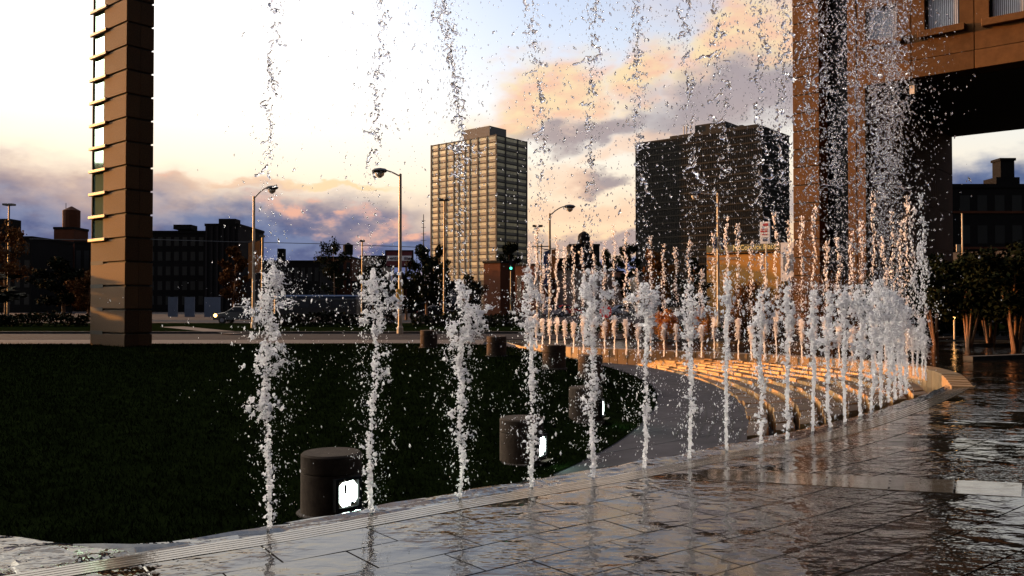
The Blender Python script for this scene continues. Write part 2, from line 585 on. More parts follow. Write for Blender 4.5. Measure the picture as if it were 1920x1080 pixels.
def with_hole(outer, inner, z, name, mat):
    tris = tessellate_polygon([[Vector((*p, 0)) for p in outer], [Vector((*p, 0)) for p in inner]])
    pts = [(*p, z) for p in outer] + [(*p, z) for p in inner]
    me = bpy.data.meshes.new(name)
    me.from_pydata(pts, [], tris)
    bm = bmesh.new(); bm.from_mesh(me)
    for f in bm.faces:
        if f.normal.z < 0:
            f.normal_flip()
    bm.to_mesh(me); bm.free(); me.update()
    return link(name, me, mat)


kind(with_hole([(-3000, -800), (3000, -800), (3000, 4000), (-3000, 4000)], hole, -.03, 'ground', M['soil']), 'structure')
plaza = with_hole([(-45, -25), (60, -25), (60, 36.5), (-2, 36.5), (-3, -6.4), (-40, -7.2)][:0] or
                  [(-61, -25), (60, -25), (60, 38), (-61, 38)], hole, -.014, 'plaza', M['slab_dark'])
kind(plaza, 'structure')

lawn_edge_np = LAWN_E


def lawn_z(x, y):
    d = float(np.min(np.hypot(LAWN_E[:, 0] - x, LAWN_E[:, 1] - y)))
    k = min(1, d / 2.6); k = k * k * (3 - 2 * k)
    zp = z_path(y)
    return zp + (z_mound(y) - zp) * k + .012


e_in_lawn = [p for p in E_IN if p[0] < LAWN_E[0][0] - .02 and p[0] > -58]
under = [(p[0] + .3 * .65, p[1] - .3 * .75) for p in e_in_lawn]
lawn_poly = [(-59, 9.3)] + under + [tuple(p) for p in LAWN_E] + [(LAWN_E[-1][0] - 1.2, 36), (-59, 33.4)]
lawn = kind(fill(lawn_poly, lawn_z, .8, 'lawn', M['grass']), 'structure')

e_in_path = [p for p in E_IN if LAWN_E[0][0] - .3 < p[0] < P_OUT[0][0] + 3.4]
path_poly = [(p[0] + .3, p[1] - .35) for p in e_in_path if p[0] < P_OUT[0][0] + .2] + [tuple(p) for p in P_OUT] + \
            [(P_OUT[-1][0] - .3, 38), (LAWN_E[-1][0] - 1.6, 38)] + [tuple(p) for p in LAWN_E[::-1]]
path = kind(fill(path_poly, lambda x, y: z_path(y), .8, 'path', M['path']), 'structure')
jt = MB()
for f_ in np.linspace(.06, .9, 13):
    a_ = np.array([np.interp(f_ * 59, np.arange(60), LAWN_E[:, i_]) for i_ in (0, 1)])
    b_ = np.array([np.interp(f_ * 59, np.arange(60), P_OUT[:, i_]) for i_ in (0, 1)])
    d_ = (b_ - a_) / np.linalg.norm(b_ - a_); q_ = np.array([-d_[1], d_[0]]) * .012
    for t_ in range(8):
        p_, r_ = a_ + (b_ - a_) * t_ / 8, a_ + (b_ - a_) * (t_ + 1) / 8
        n0 = len(jt.v)
        jt.v += [(*(p_ - q_), z_path(p_[1]) + .006), (*(r_ - q_), z_path(r_[1]) + .006), (*(r_ + q_), z_path(r_[1]) + .006), (*(p_ + q_), z_path(p_[1]) + .006)]
        jt.f.append((n0, n0 + 1, n0 + 2, n0 + 3))
kind(jt.build('joint', M['bed'], path), 'stuff')
# scored rings on the widest part of the path
ring = MB()
for k_ in range(7):
    off = .12 + .17 * k_
    nn = normals2(P_OUT)
    pts = [Vector((P_OUT[i][0] - nn[i][0] * off, P_OUT[i][1] - nn[i][1] * off, z_path(P_OUT[i][1]) + .004)) for i in range(0, 26)]
    for a, b in zip(pts[:-1], pts[1:]):
        d = (b - a).normalized(); q = Vector((-d.y, d.x, 0)) * .014
        n0 = len(ring.v)
        ring.v += [tuple(a - q), tuple(b - q), tuple(b + q), tuple(a + q)]
        ring.f.append((n0, n0 + 1, n0 + 2, n0 + 3))
kind(ring.build('scored_line', M['kerb'], path), 'stuff')

# pool bottom, seen dark between the steps and the weir
basin = kind(link('pool_floor', np_mesh('pool_floor', [(-62, -8, -1.3), (16, -8, -1.3), (16, 40, -1.3), (-62, 40, -1.3)], [[0, 1, 2, 3]]), M['bed']), 'structure')

# water on the weir: a rippling sheet between the inner and outer edge
nW = 260
ei, eo = resample(E_IN, nW), resample(E_OUT, nW)
eo = np.array([E_OUT[np.argmin(np.hypot(*(E_OUT - p).T))] for p in ei])
rows = 9
gx = np.zeros((nW, rows, 3))
for j in range(rows):
    t = j / (rows - 1)
    gx[:, j, :2] = ei * (1 - t) + (eo + (ei - eo) * .02) * t
    s_ = np.arange(nW)
    gx[:, j, 2] = -.03 + .010 * np.sin(s_ * 1.31 + j * 1.7) + .008 * np.sin(s_ * .57 - j * 2.3) - (.02 if j == 0 else 0)
gx[:, -1, 2] = -.03
idx = np.arange(nW * rows).reshape(nW, rows)
Q = np.stack([idx[:-1, :-1], idx[:-1, 1:], idx[1:, 1:], idx[1:, :-1]], -1).reshape(-1, 4)
wat = link('water', np_mesh('water', gx.reshape(-1, 3), Q, True), M['water'])
kind(wat, 'structure')
if wat.data.polygons[0].normal.z < 0:
    wat.data.flip_normals()
# weir wall below the water's inner edge
wv, wf = [], []
for i, p in enumerate(ei):
    wv += [(p[0], p[1], -.045), (p[0] + .05, p[1] - .05, -1.3)]
    if i:
        wf.append((2 * i - 2, 2 * i, 2 * i + 1, 2 * i - 1))
kind(link('weir_wall', np_mesh('weir_wall', wv, wf), M['bed']), 'structure')

# five thin stone ledges stepping down from the plaza into the weir
nrm = normals2(E_OUT)
edge = MB().build('plaza_edge', M['bed']); kind(edge, 'structure')
gp = MB()
for k_ in range(5):
    a, b = .006 + .069 * k_, .006 + .069 * k_ + .040
    z1 = -.022 + .0045 * k_
    L = MB()
    i0, i1 = 20, len(E_OUT) - 1
    sec = []
    for i in range(i0, i1 + 1):
        p, n = E_OUT[i], nrm[i]
        sec.append(((p[0] + n[0] * a, p[1] + n[1] * a), (p[0] + n[0] * b, p[1] + n[1] * b)))
    for (p0, q0), (p1, q1) in zip(sec[:-1], sec[1:]):
        L.prism([p0, q0, q1, p1], -.12, z1)
    L.build('ledge', M['ledge_wet'], edge)

# paving slabs, laid in courses parallel to the edge
nS = 900
SO = resample(E_OUT, nS); NO = normals2(SO)
sl = np.r_[0, np.cumsum(np.linalg.norm(np.diff(SO, axis=0), axis=1))]


def at_s(s, off):
    p = np.array([np.interp(s, sl, SO[:, 0]), np.interp(s, sl, SO[:, 1])])
    n = np.array([np.interp(s, sl, NO[:, 0]), np.interp(s, sl, NO[:, 1])])
    return p + n / np.linalg.norm(n) * off


def in_view(p, m=120):
    if p[1] < 1.0:
        return False
    x, y = 960 + F * p[0] / p[1], 568 + F * CAM_H / p[1]
    return -m < x < 1920 + m and y < 1080 + m * 1.5


n_slab = 0
SW, SD, GAP = .78, .47, .0065
sr = random.Random(3)
for r in range(15):
    o0 = .352 + r * SD
    off = (r % 2) * SW / 2 + sr.uniform(-.05, .05)
    c = 0
    while True:
        s0 = off + c * SW; c += 1
        if s0 + SW > sl[-1] - .1:
            break
        pts = [at_s(s0 + GAP, o0 + GAP), at_s(s0 + GAP, o0 + SD - GAP), at_s(s0 + SW - GAP, o0 + SD - GAP), at_s(s0 + SW - GAP, o0 + GAP)]
        if not any(in_view(p) for p in pts):
            continue
        cen = sum(pts) / 4
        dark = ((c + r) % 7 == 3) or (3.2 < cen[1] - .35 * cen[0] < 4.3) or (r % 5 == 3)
        mb = MB(); dz = sr.uniform(-.0012, .0012)
        pts3 = pts[::-1] if ((pts[1] - pts[0])[0] * (pts[2] - pts[1])[1] - (pts[1] - pts[0])[1] * (pts[2] - pts[1])[0]) < 0 else pts
        mb.prism([tuple(p) for p in pts3], -.05, dz)
        mb.build('slab', M['slab_dark'] if dark else M['slab_light'], plaza)
        n_slab += 1
print('slabs', n_slab)
# smooth radial band let into the paving on the right
b0, b1 = G(1325, 880), G(2050, 912)
b2, b3 = G(2050, 940), G(1325, 899)
for i in range(6):
    t0, t1 = i / 6 + .003, (i + 1) / 6 - .003
    q = [b0.lerp(b1, t0), b3.lerp(b2, t0), b3.lerp(b2, t1), b0.lerp(b1, t1)]
    MB().prism([(p.x, p.y) for p in q], -.03, .0035).build('band_slab', M['band_slab'], plaza)

# ------------------------------------------------------------------ terraced cascade on the far side
NST = 9
uP, uR = resample(P_OUT, 90), resample(RIM, 90)
terr = kind(MB().build('terrace', M['bed']), 'structure')
tr_ = random.Random(11)


def ring_pt(k, u):
    t = k / NST
    i = u * 89
    a = np.array([np.interp(i, np.arange(90), uP[:, 0]), np.interp(i, np.arange(90), uP[:, 1])])
    b = np.array([np.interp(i, np.arange(90), uR[:, 0]), np.interp(i, np.arange(90), uR[:, 1])])
    return a * (1 - t) + b * t


def ring_z(k, u):
    y = ring_pt(0, u)[1]
    z0 = z_path(y)
    return z0 + (-.03 - z0) * (k / NST)


for k_ in range(NST - 1):
    st = MB().build('step', M['bed'], terr)
    u = 0.0
    while u < .985:
        du = .9 / 30 * tr_.uniform(.75, 1.3)
        u1 = min(1, u + du)
        j = tr_.uniform(-.05, .05)
        a0, a1 = ring_pt(k_ + j, u + .0012), ring_pt(k_ + j, u1 - .0012)
        c0, c1 = ring_pt(k_ + .70, u + .0012), ring_pt(k_ + .70, u1 - .0012)
        z1 = ring_z(k_ + 1, (u + u1) / 2) + tr_.uniform(-.02, .02)
        am, cm = ring_pt(k_ + j + tr_.uniform(-.04, .04), (u + u1) / 2), ring_pt(k_ + .70 + tr_.uniform(-.08, .08), (u + u1) / 2)
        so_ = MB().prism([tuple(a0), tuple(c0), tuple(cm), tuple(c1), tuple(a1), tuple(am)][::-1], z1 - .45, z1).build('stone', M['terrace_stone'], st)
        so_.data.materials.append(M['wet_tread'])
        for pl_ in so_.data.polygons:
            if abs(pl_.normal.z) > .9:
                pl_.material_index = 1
        u = u1
# rim kerb of curved stones round the far side
rimo = kind(MB().build('pool_rim', M['bed']), 'structure')
nr = normals2(RIM)
SR = resample(RIM, 300); NR = normals2(SR)
nb = 56
for i in range(nb):
    a, b = int(i * 299 / nb), int((i + 1) * 299 / nb)
    ins = [SR[j] for j in np.linspace(a, b, 4).astype(int)]
    ns_ = [NR[j] for j in np.linspace(a, b, 4).astype(int)]
    sh = .004
    dirv = (ins[-1] - ins[0]); dirv /= np.linalg.norm(dirv)
    ins[0] = ins[0] + dirv * sh; ins[-1] = ins[-1] - dirv * sh
    f_ = min(1, i / 5)
    outp = [p + n * .42 for p, n in zip(ins, ns_)]
    zt = .02 + .11 * f_ + tr_.uniform(-.004, .004)
    MB().prism([tuple(p) for p in ins] + [tuple(p) for p in outp[::-1]], -1.0, zt).build('coping_stone', M['rim_stone'], rimo, bevel=.012)

# ------------------------------------------------------------------ roads and verge beyond the lawn
def strip(name, y0, y1, x0, x1, z, mat, k='structure'):
    o = link(name, np_mesh(name, [(x0, y0, z), (x1, y0, z), (x1, y1, z), (x0, y1, z)], [[0, 1, 2, 3]]), mat)
    return kind(o, k)


Yg = lambda y: G(960, y, 0).y
strip('pavement', 33.6, Yg(637), -400, -1.2, .004, M['concrete'])
road = kind(MB().box(-400, 400, Yg(637) + .15, Yg(626), -.05, .008).build('road', M['asphalt']), 'structure')
kind(MB().box(-400, 400, Yg(626) + .002, Yg(626) + .3, -.05, .13).build('kerb', M['kerb']), 'structure')
strip('verge', Yg(626) + .32, Yg(607), -400, 400, .06, M['grass'])
strip('side_road', Yg(607), Yg(597), -400, 400, .012, M['asphalt'])
strip('car_park', Yg(597) + .01, 170, -400, 400, .006, M['asphalt'])
pth = [GP(x, y, lambda Y: .066) for x, y in ((300, 613), (345, 612), (470, 624), (430, 626.2))]
kind(link('footpath', np_mesh('footpath', [(p.x, p.y, .068) for p in pth], [[0, 3, 2, 1]]), M['concrete']), 'structure')
dash = kind(MB().build('lane_marking', M['sign_white'], road), 'structure')
for i in range(14):
    x0 = -44 + i * 6.2
    yc = (Yg(637) + Yg(626)) / 2
    MB().box(x0, x0 + 2.6, yc - .06, yc + .06, 0.009, .013).build('dash', M['kerb'], dash)

# ------------------------------------------------------------------ grass blades on the near lawn
rng = np.random.default_rng(5)
Lp = np.array(lawn_poly); Lq = np.roll(Lp, -1, 0)


def inside_np(X, Y, A):
    B = np.roll(A, -1, 0)
    c = np.zeros(len(X), int)
    for a, b in zip(A, B):
        m = (a[1] > Y) != (b[1] > Y)
        with np.errstate(divide='ignore', invalid='ignore'):
            xi = a[0] + (Y - a[1]) / (b[1] - a[1] + 1e-12) * (b[0] - a[0])
        c += (m & (X < xi))
    return c % 2 == 1


nB = 190000
Yb = 6.2 + 26 * rng.random(nB) ** 1.5
Xb = Yb * (rng.random(nB) * 1.32 - .66)
ok = inside_np(Xb, Yb, Lp)
dmin = np.min(np.hypot(Xb[:, None] - E_IN[None, ::2, 0], Yb[:, None] - E_IN[None, ::2, 1]), axis=1)
ok &= dmin > .06
Xb, Yb = Xb[ok], Yb[ok]
dl = np.min(np.hypot(Xb[:, None] - LAWN_E[None, ::2, 0], Yb[:, None] - LAWN_E[None, ::2, 1]), axis=1)
kk = np.clip(dl / 2.6, 0, 1); kk = kk * kk * (3 - 2 * kk)
zp_ = np.interp(Yb, [8, 24, 30, 36, 40], [-.50, -.50, -.34, -.05, 0])
zm_ = np.interp(Yb, [8, 11.6, 15, 22, 30, 33, 34], [-.42, -.32, -.19, .02, .14, .12, .0])
Zb = zp_ + (zm_ - zp_) * kk + .005
n = len(Xb)
an = rng.random(n) * 6.283; hh = rng.uniform(.03, .065, n) * (1 + Yb / 60); ww = rng.uniform(.0016, .0034, n) * (1 + Yb / 8)
dx, dy = np.cos(an), np.sin(an)
lean = rng.normal(0, .03, (n, 2))
Vb = np.zeros((n, 3, 3))
Vb[:, 0] = np.stack([Xb - dx * ww, Yb - dy * ww, Zb], 1)
Vb[:, 1] = np.stack([Xb + dx * ww, Yb + dy * ww, Zb], 1)
Vb[:, 2] = np.stack([Xb + lean[:, 0], Yb + lean[:, 1], Zb + hh], 1)
gr = link('grass', np_mesh('grass', Vb.reshape(-1, 3), np.arange(3 * n).reshape(-1, 3)), M['grass'])
gr['label'] = 'short dark mown grass covering the mounded lawn'
kind(gr, 'stuff')

# ------------------------------------------------------------------ bollard lights on the lawn
def bollard_kit():
    t = empty('bollard_light')
    r, h = .300, .60
    MB().lathe([(r, -.15), (r, .405), (r - .012, .409)], 40).build('body', M['bollard'], t, smooth=True)
    MB().lathe([(r - .012, .418), (r, .423), (r, h - .02), (r - .018, h)], 40).build('cap', M['bollard'], t, smooth=True)
    # lamp in a shallow recess on the +x side
    fr = MB()
    for a0, a1, z0, z1 in ((-.15, .15, .358, .386), (-.15, .15, .07, .102), (-.15, -.112, .102, .358), (.112, .15, .102, .358)):
        fr.box(r - .035, r + .022, a0, a1, z0, z1)
    f = fr.build('lamp_frame', M['frame_dark'], t)
    ln = MB()
    oct_ = [(-.055, .105), (.06, .115), (.104, .165), (.108, .30), (.06, .355), (-.05, .345), (-.106, .305), (-.100, .16)]
    b = len(ln.v)
    ln.v += [(r - .005, y, z) for y, z in oct_] + [(r + .012, y * .92, .235 + (z - .235) * .92) for y, z in oct_]
    ln.f.append(tuple(range(8, 16)))
    for i in range(8):
        ln.f.append((i, (i + 1) % 8, 8 + (i + 1) % 8, 8 + i))
    ln.build('lamp_lens', M['glow_white'], f)
    MB().box(r + .014, r + .02, -.052, -.028, .24, .325).box(r + .014, r + .02, .02, .06, .12, .15).build('lamp_shutter', M['frame_dark'], f)
    MB().box(r + .02, r + .11, -.13, .13, .04, .052).build('drip_ledge', M['bollard'], f)
    MB().lathe([(.34, -.15), (.34, .012), (.32, .02)], 32).build('footing', M['concrete'], t)
    return t


B0 = bollard_kit()
bl = [(621, 962, 'largest, nearest drum-shaped stone lawn light, its lit white lamp facing the fountain'),
      (978, 846, 'drum-shaped stone lawn light second nearest, its glowing lamp edge behind a fountain jet'),
      (1098, 769, 'drum-shaped stone lawn light third nearest, beside the path and half hidden by jet'),
      (1107, 700, 'drum-shaped stone lawn light behind the third one, close to the curving path'),
      (1039, 691, 'stone lawn light with sunlit left edge near the narrow end of path'),
      (931, 668, 'small far stone lawn light with sunlit left edge, left of the path end'),
      (804, 652, 'farthest leftmost stone lawn light with sunlit left edge, near the road')]
child = lambda o_, nm_: [c_ for c_ in o_.children if c_.name.startswith(nm_)][0]
lens_off = child(child(B0, 'lamp_frame'), 'lamp_lens').data.copy(); lens_off.materials[0] = M['lens_off']
for i, (x, y, lab) in enumerate(bl):
    p = GP(x, y, z_mound)
    if i == 2:
        p = GP(x, y, lambda Y: z_mound(Y) - .03)
    o = B0 if i == 0 else copy_tree(B0)
    z = lawn_z(p.x, p.y)
    o.location = (p.x, p.y, z)
    o.rotation_euler = (0, 0, R((-46, -26, -14, 60, 75, 80, 85)[i]))
    if i >= 3:
        child(child(o, 'lamp_frame'), 'lamp_lens').data = lens_off
    tag(o, lab, 'bollard light', 'stone bollard lights on the lawn')
for i, (x, y, _l) in enumerate(bl[:3]):
    p = GP(x, y, z_mound)
    ld = bpy.data.lights.new('lamp_glow', 'SPOT')
    ld.energy, ld.color, ld.spot_size, ld.spot_blend, ld.shadow_soft_size = 7, (.5, 1, .72), R(115), .8, .08
    lo = bpy.data.objects.new('lamp_glow', ld); COL.objects.link(lo)
    a = R((-46, -26, -14)[i])
    lo.location = (p.x + .36 * math.cos(a), p.y + .36 * math.sin(a), lawn_z(p.x, p.y) + .24)
    lo.rotation_euler = Vector((math.cos(a), math.sin(a), -.35)).to_track_quat('-Z', 'Y').to_euler()

# ------------------------------------------------------------------ tall stone and glass pylon on the left
GRID = R(-40)
PY = 30.0
pc = GP(233, 651, z_mound)
pc = Vector((pc.x, pc.y, lawn_z(pc.x, pc.y)))
pyl = empty('pylon', pc, GRID)               # local origin at the near corner; -x along left face, +y along right face
tag(pyl, 'tall brown stone pylon with narrow glazed strip up its left edge, standing on the lawn', 'pylon')
ux, vy = Vector((math.cos(GRID), math.sin(GRID), 0)), Vector((-math.sin(GRID), math.cos(GRID), 0))
aL = on_plane(169, 640, pc, vy); LW = -(aL - pc).dot(ux)          # width of the left face
aR = on_plane(285, 640, pc, ux); RW = (aR - pc).dot(vy)
aG = on_plane(194, 400, pc, vy); GW = LW + (aG - pc).dot(ux)      # glazed width
Zs = []                                                            # joint heights at the near corner
for yy in (626, 580, 535, 490):
    Zs.append(P(233, yy, pc.y).z - pc.z)
dz = (Zs[3] - Zs[0]) / 3
H = 15.0
joints = [Zs[0] + dz * i for i in range(int(H / dz))]
MB().box(-LW + .06, -.06, .06, RW - .06, -.4, joints[-1]).build('core', M['pier_core'], pyl)
zprev = -.3
g = .035
for i, zj in enumerate(joints):
    z0, z1 = zprev + g, zj - g
    solid = i <= 4
    if solid:
        MB().box(-LW, -.002, 0, .5, z0, z1 if i else z1).build('stone_panel', M['pier_stone'], pyl, bevel=.008)
        if i:
            MB().box(-LW - .004, -LW + GW, -.004, .2, zprev - .07, zprev + .07).build('slot_shade', M['pier_core'], pyl)  # dark strip proud of the face, painting in the shade of a recess
    else:
        MB().box(-LW + GW, -.002, 0, .5, z0, z1).build('stone_panel', M['pier_stone'], pyl, bevel=.008)
        fr = MB()
        fr.box(-LW, -LW + .05, .01, .09, z0, z1); fr.box(-LW + GW - .07, -LW + GW - .005, .01, .09, z0, z1)
        fr.box(-LW + .05, -LW + GW - .07, .01, .09, z1 - .05, z1)
        f = fr.build('window_frame', M['frame_dark'], pyl)
        MB().box(-LW + .05, -LW + GW - .07, .05, .07, z0, z1 - .05).build('pane', M['pane_green'], f)
        MB().box(-LW + .002, -LW + .03, .1, RW * .8, z0, z1).build('side_pane', M['pane_green'], f)
        MB().box(-LW - .06, -LW + GW + .28, -.10, .0, zprev - .055, zprev + .055).build('stone_ledge', M['ledge_stone'], pyl, bevel=.01)
    MB().box(-.5, 0, .502, RW, z0, z1).build('stone_panel', M['pier_stone'], pyl, bevel=.008)
    zprev = zj

# ------------------------------------------------------------------ portal building on the right
YF = 42.0
oc = P(1625, 560, YF); oc.z = 0
port = empty('portal_building', oc, GRID)
tag(port, 'large brown panelled building with square windows bridging over a dark passage', 'building')


def fac(x, y, depth=0.0):
    p = on_plane(x, y, oc + vy * depth, vy) - oc
    return p.dot(ux), p.z


zb = fac(1625, 160)[1]                                     # underside of the bridge
u_l, u_r1, u_r2 = fac(1487, 300)[0], fac(1536, 300)[0], fac(1590, 300)[0]
DEEP = (on_plane(1785, 400, oc, ux) - oc).dot(vy)
HB = 26.0
# left pier of stacked panels
MB().box(u_l + .03, u_r1 - .03, .05, 9, -.2, HB).build('pier_core', M['pier_core'], port)
zj = [fac(1510, y)[1] for y in (8, 46, 80, 112, 145, 178, 211)]
pit = (zj[0] - zj[-1]) / 6
z = zj[-1] - pit * int(zj[-1] / pit)
while z < HB:
    MB().box(u_l, u_r1, 0, 2.0, z + .03, z + pit - .03).build('wall_panel', M['brick_panel'], port, bevel=.01)
    z += pit
# recessed dark glass strip
MB().box(u_r1 + .001, u_r2 - .001, 1.2, 1.4, 0, HB).build('recessed_glazing', M['black_glass'], port)
z = 1.0
while z < HB:
    MB().box(u_r1 + .002, u_r2 - .002, 1.12, 1.198, z, z + .08).build('glazing_bar', M['frame_dark'], port)
    z += pit * 2
# second pier
uj = fac(1606, 250)[0]
z = zj[-1] - pit * int(zj[-1] / pit)
ph = pit * 3
while z < HB:
    z1 = min(z + ph, HB)
    MB().box(u_r2, uj - .025, 0, DEEP, z + .02, z1 - .01).build('wall_panel', M['brick_panel'], port, bevel=.01)
    z = z1
z = 0
cuts = [0, zb * .34, zb * .67, zb, ]
for a, b in zip(cuts[:-1], cuts[1:]):
    MB().box(uj + .025, 0, 0, DEEP, a + .02, b - .02).build('wall_panel', M['brick_panel'], port, bevel=.01)
MB().box(uj - .03, uj + .03, .06, DEEP - .1, 0, HB).build('joint_backing', M['pier_core'], port)
# bridge: bottom beam, storeys with windows
BL = 40.0
zs = fac(1625, 128)[1]                                    # top of the plain lower beam
zw0, zw1 = fac(1650, 74)[1], fac(1650, 12)[1]             # window sill and head
uw = [(fac(1622, 40)[0], fac(1688, 40)[0]), (fac(1733, 40)[0], fac(1799, 30)[0]), (fac(1850, 20)[0], fac(1925, 10)[0])]
pw = (uw[1][0] - uw[0][0]); ww_ = uw[1][1] - uw[1][0]
st_h = (zw1 - zw0) * 1.95
ustart = uj + .025
x = ustart
nbay = 7
lows = []
for i in range(nbay):
    a = ustart if i == 0 else uw[0][0] + pw * i - (pw - ww_) / 2
    b = uw[0][0] + pw * (i + 1) - (pw - ww_) / 2
    MB().box(a + .02, b - .02, 0, 1.2, zb + .0, zs - .015).build('beam_panel', M['brick_panel'], port, bevel=.01)
    for s in range(3):
        z0 = zs + s * st_h + (0 if s == 0 else 0)
        z0 = zs if s == 0 else zw0 - .55 + s * st_h
        z1 = zw0 - .55 + (s + 1) * st_h
        wa, wb, wc, wd = uw[0][0] + pw * i, uw[0][0] + pw * i + ww_, zw0 + s * st_h, zw1 + s * st_h
        mb = MB()
        mb.box(a + .02, wa, 0, 1.2, z0 + .015, z1 - .015); mb.box(wb, b - .02, 0, 1.2, z0 + .015, z1 - .015)
        mb.box(wa, wb, 0, 1.2, z0 + .015, wc); mb.box(wa, wb, 0, 1.2, wd, z1 - .015)
        mb.build('wall_panel', M['brick_panel'], port)
        fr = MB()
        for q in ((wa, wa + .09, wc, wd), (wb - .09, wb, wc, wd), (wa + .09, wb - .09, wd - .09, wd)):
            fr.box(q[0], q[1], .24, .34, q[2], q[3])
        w = fr.build('window', M['frame_dark'], port)
        bl_ = MB(); nbl = 16
        for q in range(nbl):
            xx = wa + .1 + (wb - wa - .2) * q / nbl
            bl_.box(xx, xx + (wb - wa - .2) / nbl * .5, .30, .315, wc + .02, wd - .1)
        kind(bl_.build('blind', M['blind'], w), 'stuff')
        MB().box(wa + .09, wb - .09, .318, .335, wc, wd - .09).build('pane', M['window_sky'], w)
        MB().box(wa - .25, wb + .25, -.28, .0, wc - .34, wc - .02).build('window_sill', M['brick_panel'], w, bevel=.015)
MB().box(uj - .02, uw[0][0] + pw * nbay, 1.25, DEEP, zb, HB).build('bridge_core', M['pier_core'], port)
MB().box(ustart, uw[0][0] + pw * nbay, .62, 1.24, zb + .06, HB).build('panel_backing', M['pier_core'], port)
q0, q1 = fac(1707, 178, .6), fac(1716, 143, .6)
wl = MB().box(q0[0], q1[0], .45, .8, q0[1], q1[1]).build('pale_panel', M['sign_white'], port)  # pale upright panel in the passage
for zc in (.5,):
    MB().box(q0[0] - .01, q1[0] + .01, .44, .449, q0[1] + (q1[1] - q0[1]) * .48, q0[1] + (q1[1] - q0[1]) * .52).build('panel_strap', M['frame_dark'], wl)
# inner passage wall of brown panels
nz_ = 5
for i in range(4):
    for s in range(nz_):
        MB().box(.003, .06, .3 + (DEEP - .35) * i / 4 + .02, .3 + (DEEP - .35) * (i + 1) / 4 - .02, zb * s / nz_ + .02, zb * (s + 1) / nz_ - .02).build('passage_panel', M['red_build'], port)

# ------------------------------------------------------------------ tall curtain-wall tower in the middle distance
def ray_ground(x, o, n):
    return on_plane(x, 568, o, n)


TY = 390.0
to = P(930, 568, TY); to.z = 0
twr = empty('apartment_tower', to, GRID)
tag(twr, 'tall slab tower with gridded windows, sunlit left face and blue shaded right face', 'building')
TL = -(ray_ground(808, to, vy) - to).dot(ux)
TR = (ray_ground(988, to, ux) - to).dot(vy)
TH = P(930, 253, TY).z
MB().box(-TL + .3, -.3, .3, TR - .3, 0, TH).build('body', M['tower_body'], twr)
bays = np.array([115, 200, 290, 378, 432, 503, 555, 645, 742, 838]) - 115.
bays = -TL + bays / bays[-1] * TL
bays2 = np.array([838, 945, 1083, 1190]) - 838.
bays2 = bays2 / bays2[-1] * TR
NF = 26
fh = TH / NF
wcache = {}
sp_ = MB()
for fl in range(4, NF):
    z0 = fl * fh
    for i in range(9):
        a, b = bays[i] + .42, bays[i + 1] - .42
        key = ('l', i)
        if key not in wcache:
            wcache[key] = MB().box(a, b, .12, .29, 0, fh * .46).mesh('window')
        o = link('window', wcache[key], M['tower_window'], twr); o.location = (0, 0, z0 + fh * .42)
        sp_.box(a, b, .16, .295, z0 + .22, z0 + fh * .40)
    for i in range(3):
        a, b = bays2[i] + .42, bays2[i + 1] - .42
        key = ('r', i)
        if key not in wcache:
            wcache[key] = MB().box(-.29, -.12, a, b, 0, fh * .46).mesh('window')
        o = link('window', wcache[key], M['tower_window'], twr); o.location = (0, 0, z0 + fh * .42)
        sp_.box(-.295, -.16, a, b, z0 + .22, z0 + fh * .40)
kind(sp_.build('spandrel', M['tower_spandrel'], twr), 'stuff')
for b in bays:
    MB().box(b - .38, b + .38, -.1, .298, 0, TH + .3).build('mullion', M['tower_body'], twr)
for b in bays2[1:]:
    MB().box(-.297, .1, b - .38, b + .38, 0, TH + .3).build('mullion', M['tower_body'], twr)
for fl in range(4, NF + 1):
    MB().box(-TL + .02, .02, -.02, TR - .02, fl * fh - .2, fl * fh + .2).build('floor_slab', M['tower_body'], twr)
pa = on_plane(868, 250, to + vy * 3, vy) - to
pb = on_plane(918, 250, to + vy * 3, vy) - to
ztop = P(918, 232, (to + vy * 3).y).z
pr = MB().box(pa.dot(ux), pb.dot(ux), 3, 3 + 12, TH, ztop).build('penthouse', M['tower_pent'], twr)
MB().box(pa.dot(ux) + 6, pa.dot(ux) + 6.3, 8, 8.3, ztop, ztop + 1.6).build('vent_pipe', M['pole_dark'], pr)

# ------------------------------------------------------------------ broad dark tower
DY = 330.0
do = P(1430, 568, DY); do.z = 0
dtw = empty('office_tower', do, GRID)
tag(dtw, 'broad dark office tower with raised rooftop blocks behind the fountain spray', 'building')
DL = -(ray_ground(1193, do, vy) - do).dot(ux)
DR = (ray_ground(1481, do, ux) - do).dot(vy)
DH = P(1430, 237, DY).z
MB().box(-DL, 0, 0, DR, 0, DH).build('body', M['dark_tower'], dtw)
nfl = 24
for fl in range(2, nfl):
    z0 = DH * fl / nfl
    MB().box(-DL + .5, -.5, -.08, .0, z0 + .5, z0 + DH / nfl - .5).build('window_band', M['dark_tower_win'], dtw)
    MB().box(.0, .08, .5, DR - .5, z0 + .5, z0 + DH / nfl - .5).build('window_band', M['dark_tower_win'], dtw)
for fl in range(2, nfl + 1):
    z0 = DH * fl / nfl
    MB().box(-DL - .02, .36, -.36, DR - .02, z0 - .30, z0 + .30).build('floor_band', M['dark_tower'], dtw)
fin = MB()
nfn = 70
for i in range(nfn + 1):
    u = -DL + DL * i / nfn
    fin.box(u - .10, u + .10, -.30, -.081, 0, DH)
for i in range(30):
    v = DR * i / 30
    fin.box(.081, .30, v + .1, v + .32, 0, DH)
kind(fin.build('fin', M['dark_tower'], dtw), 'stuff')


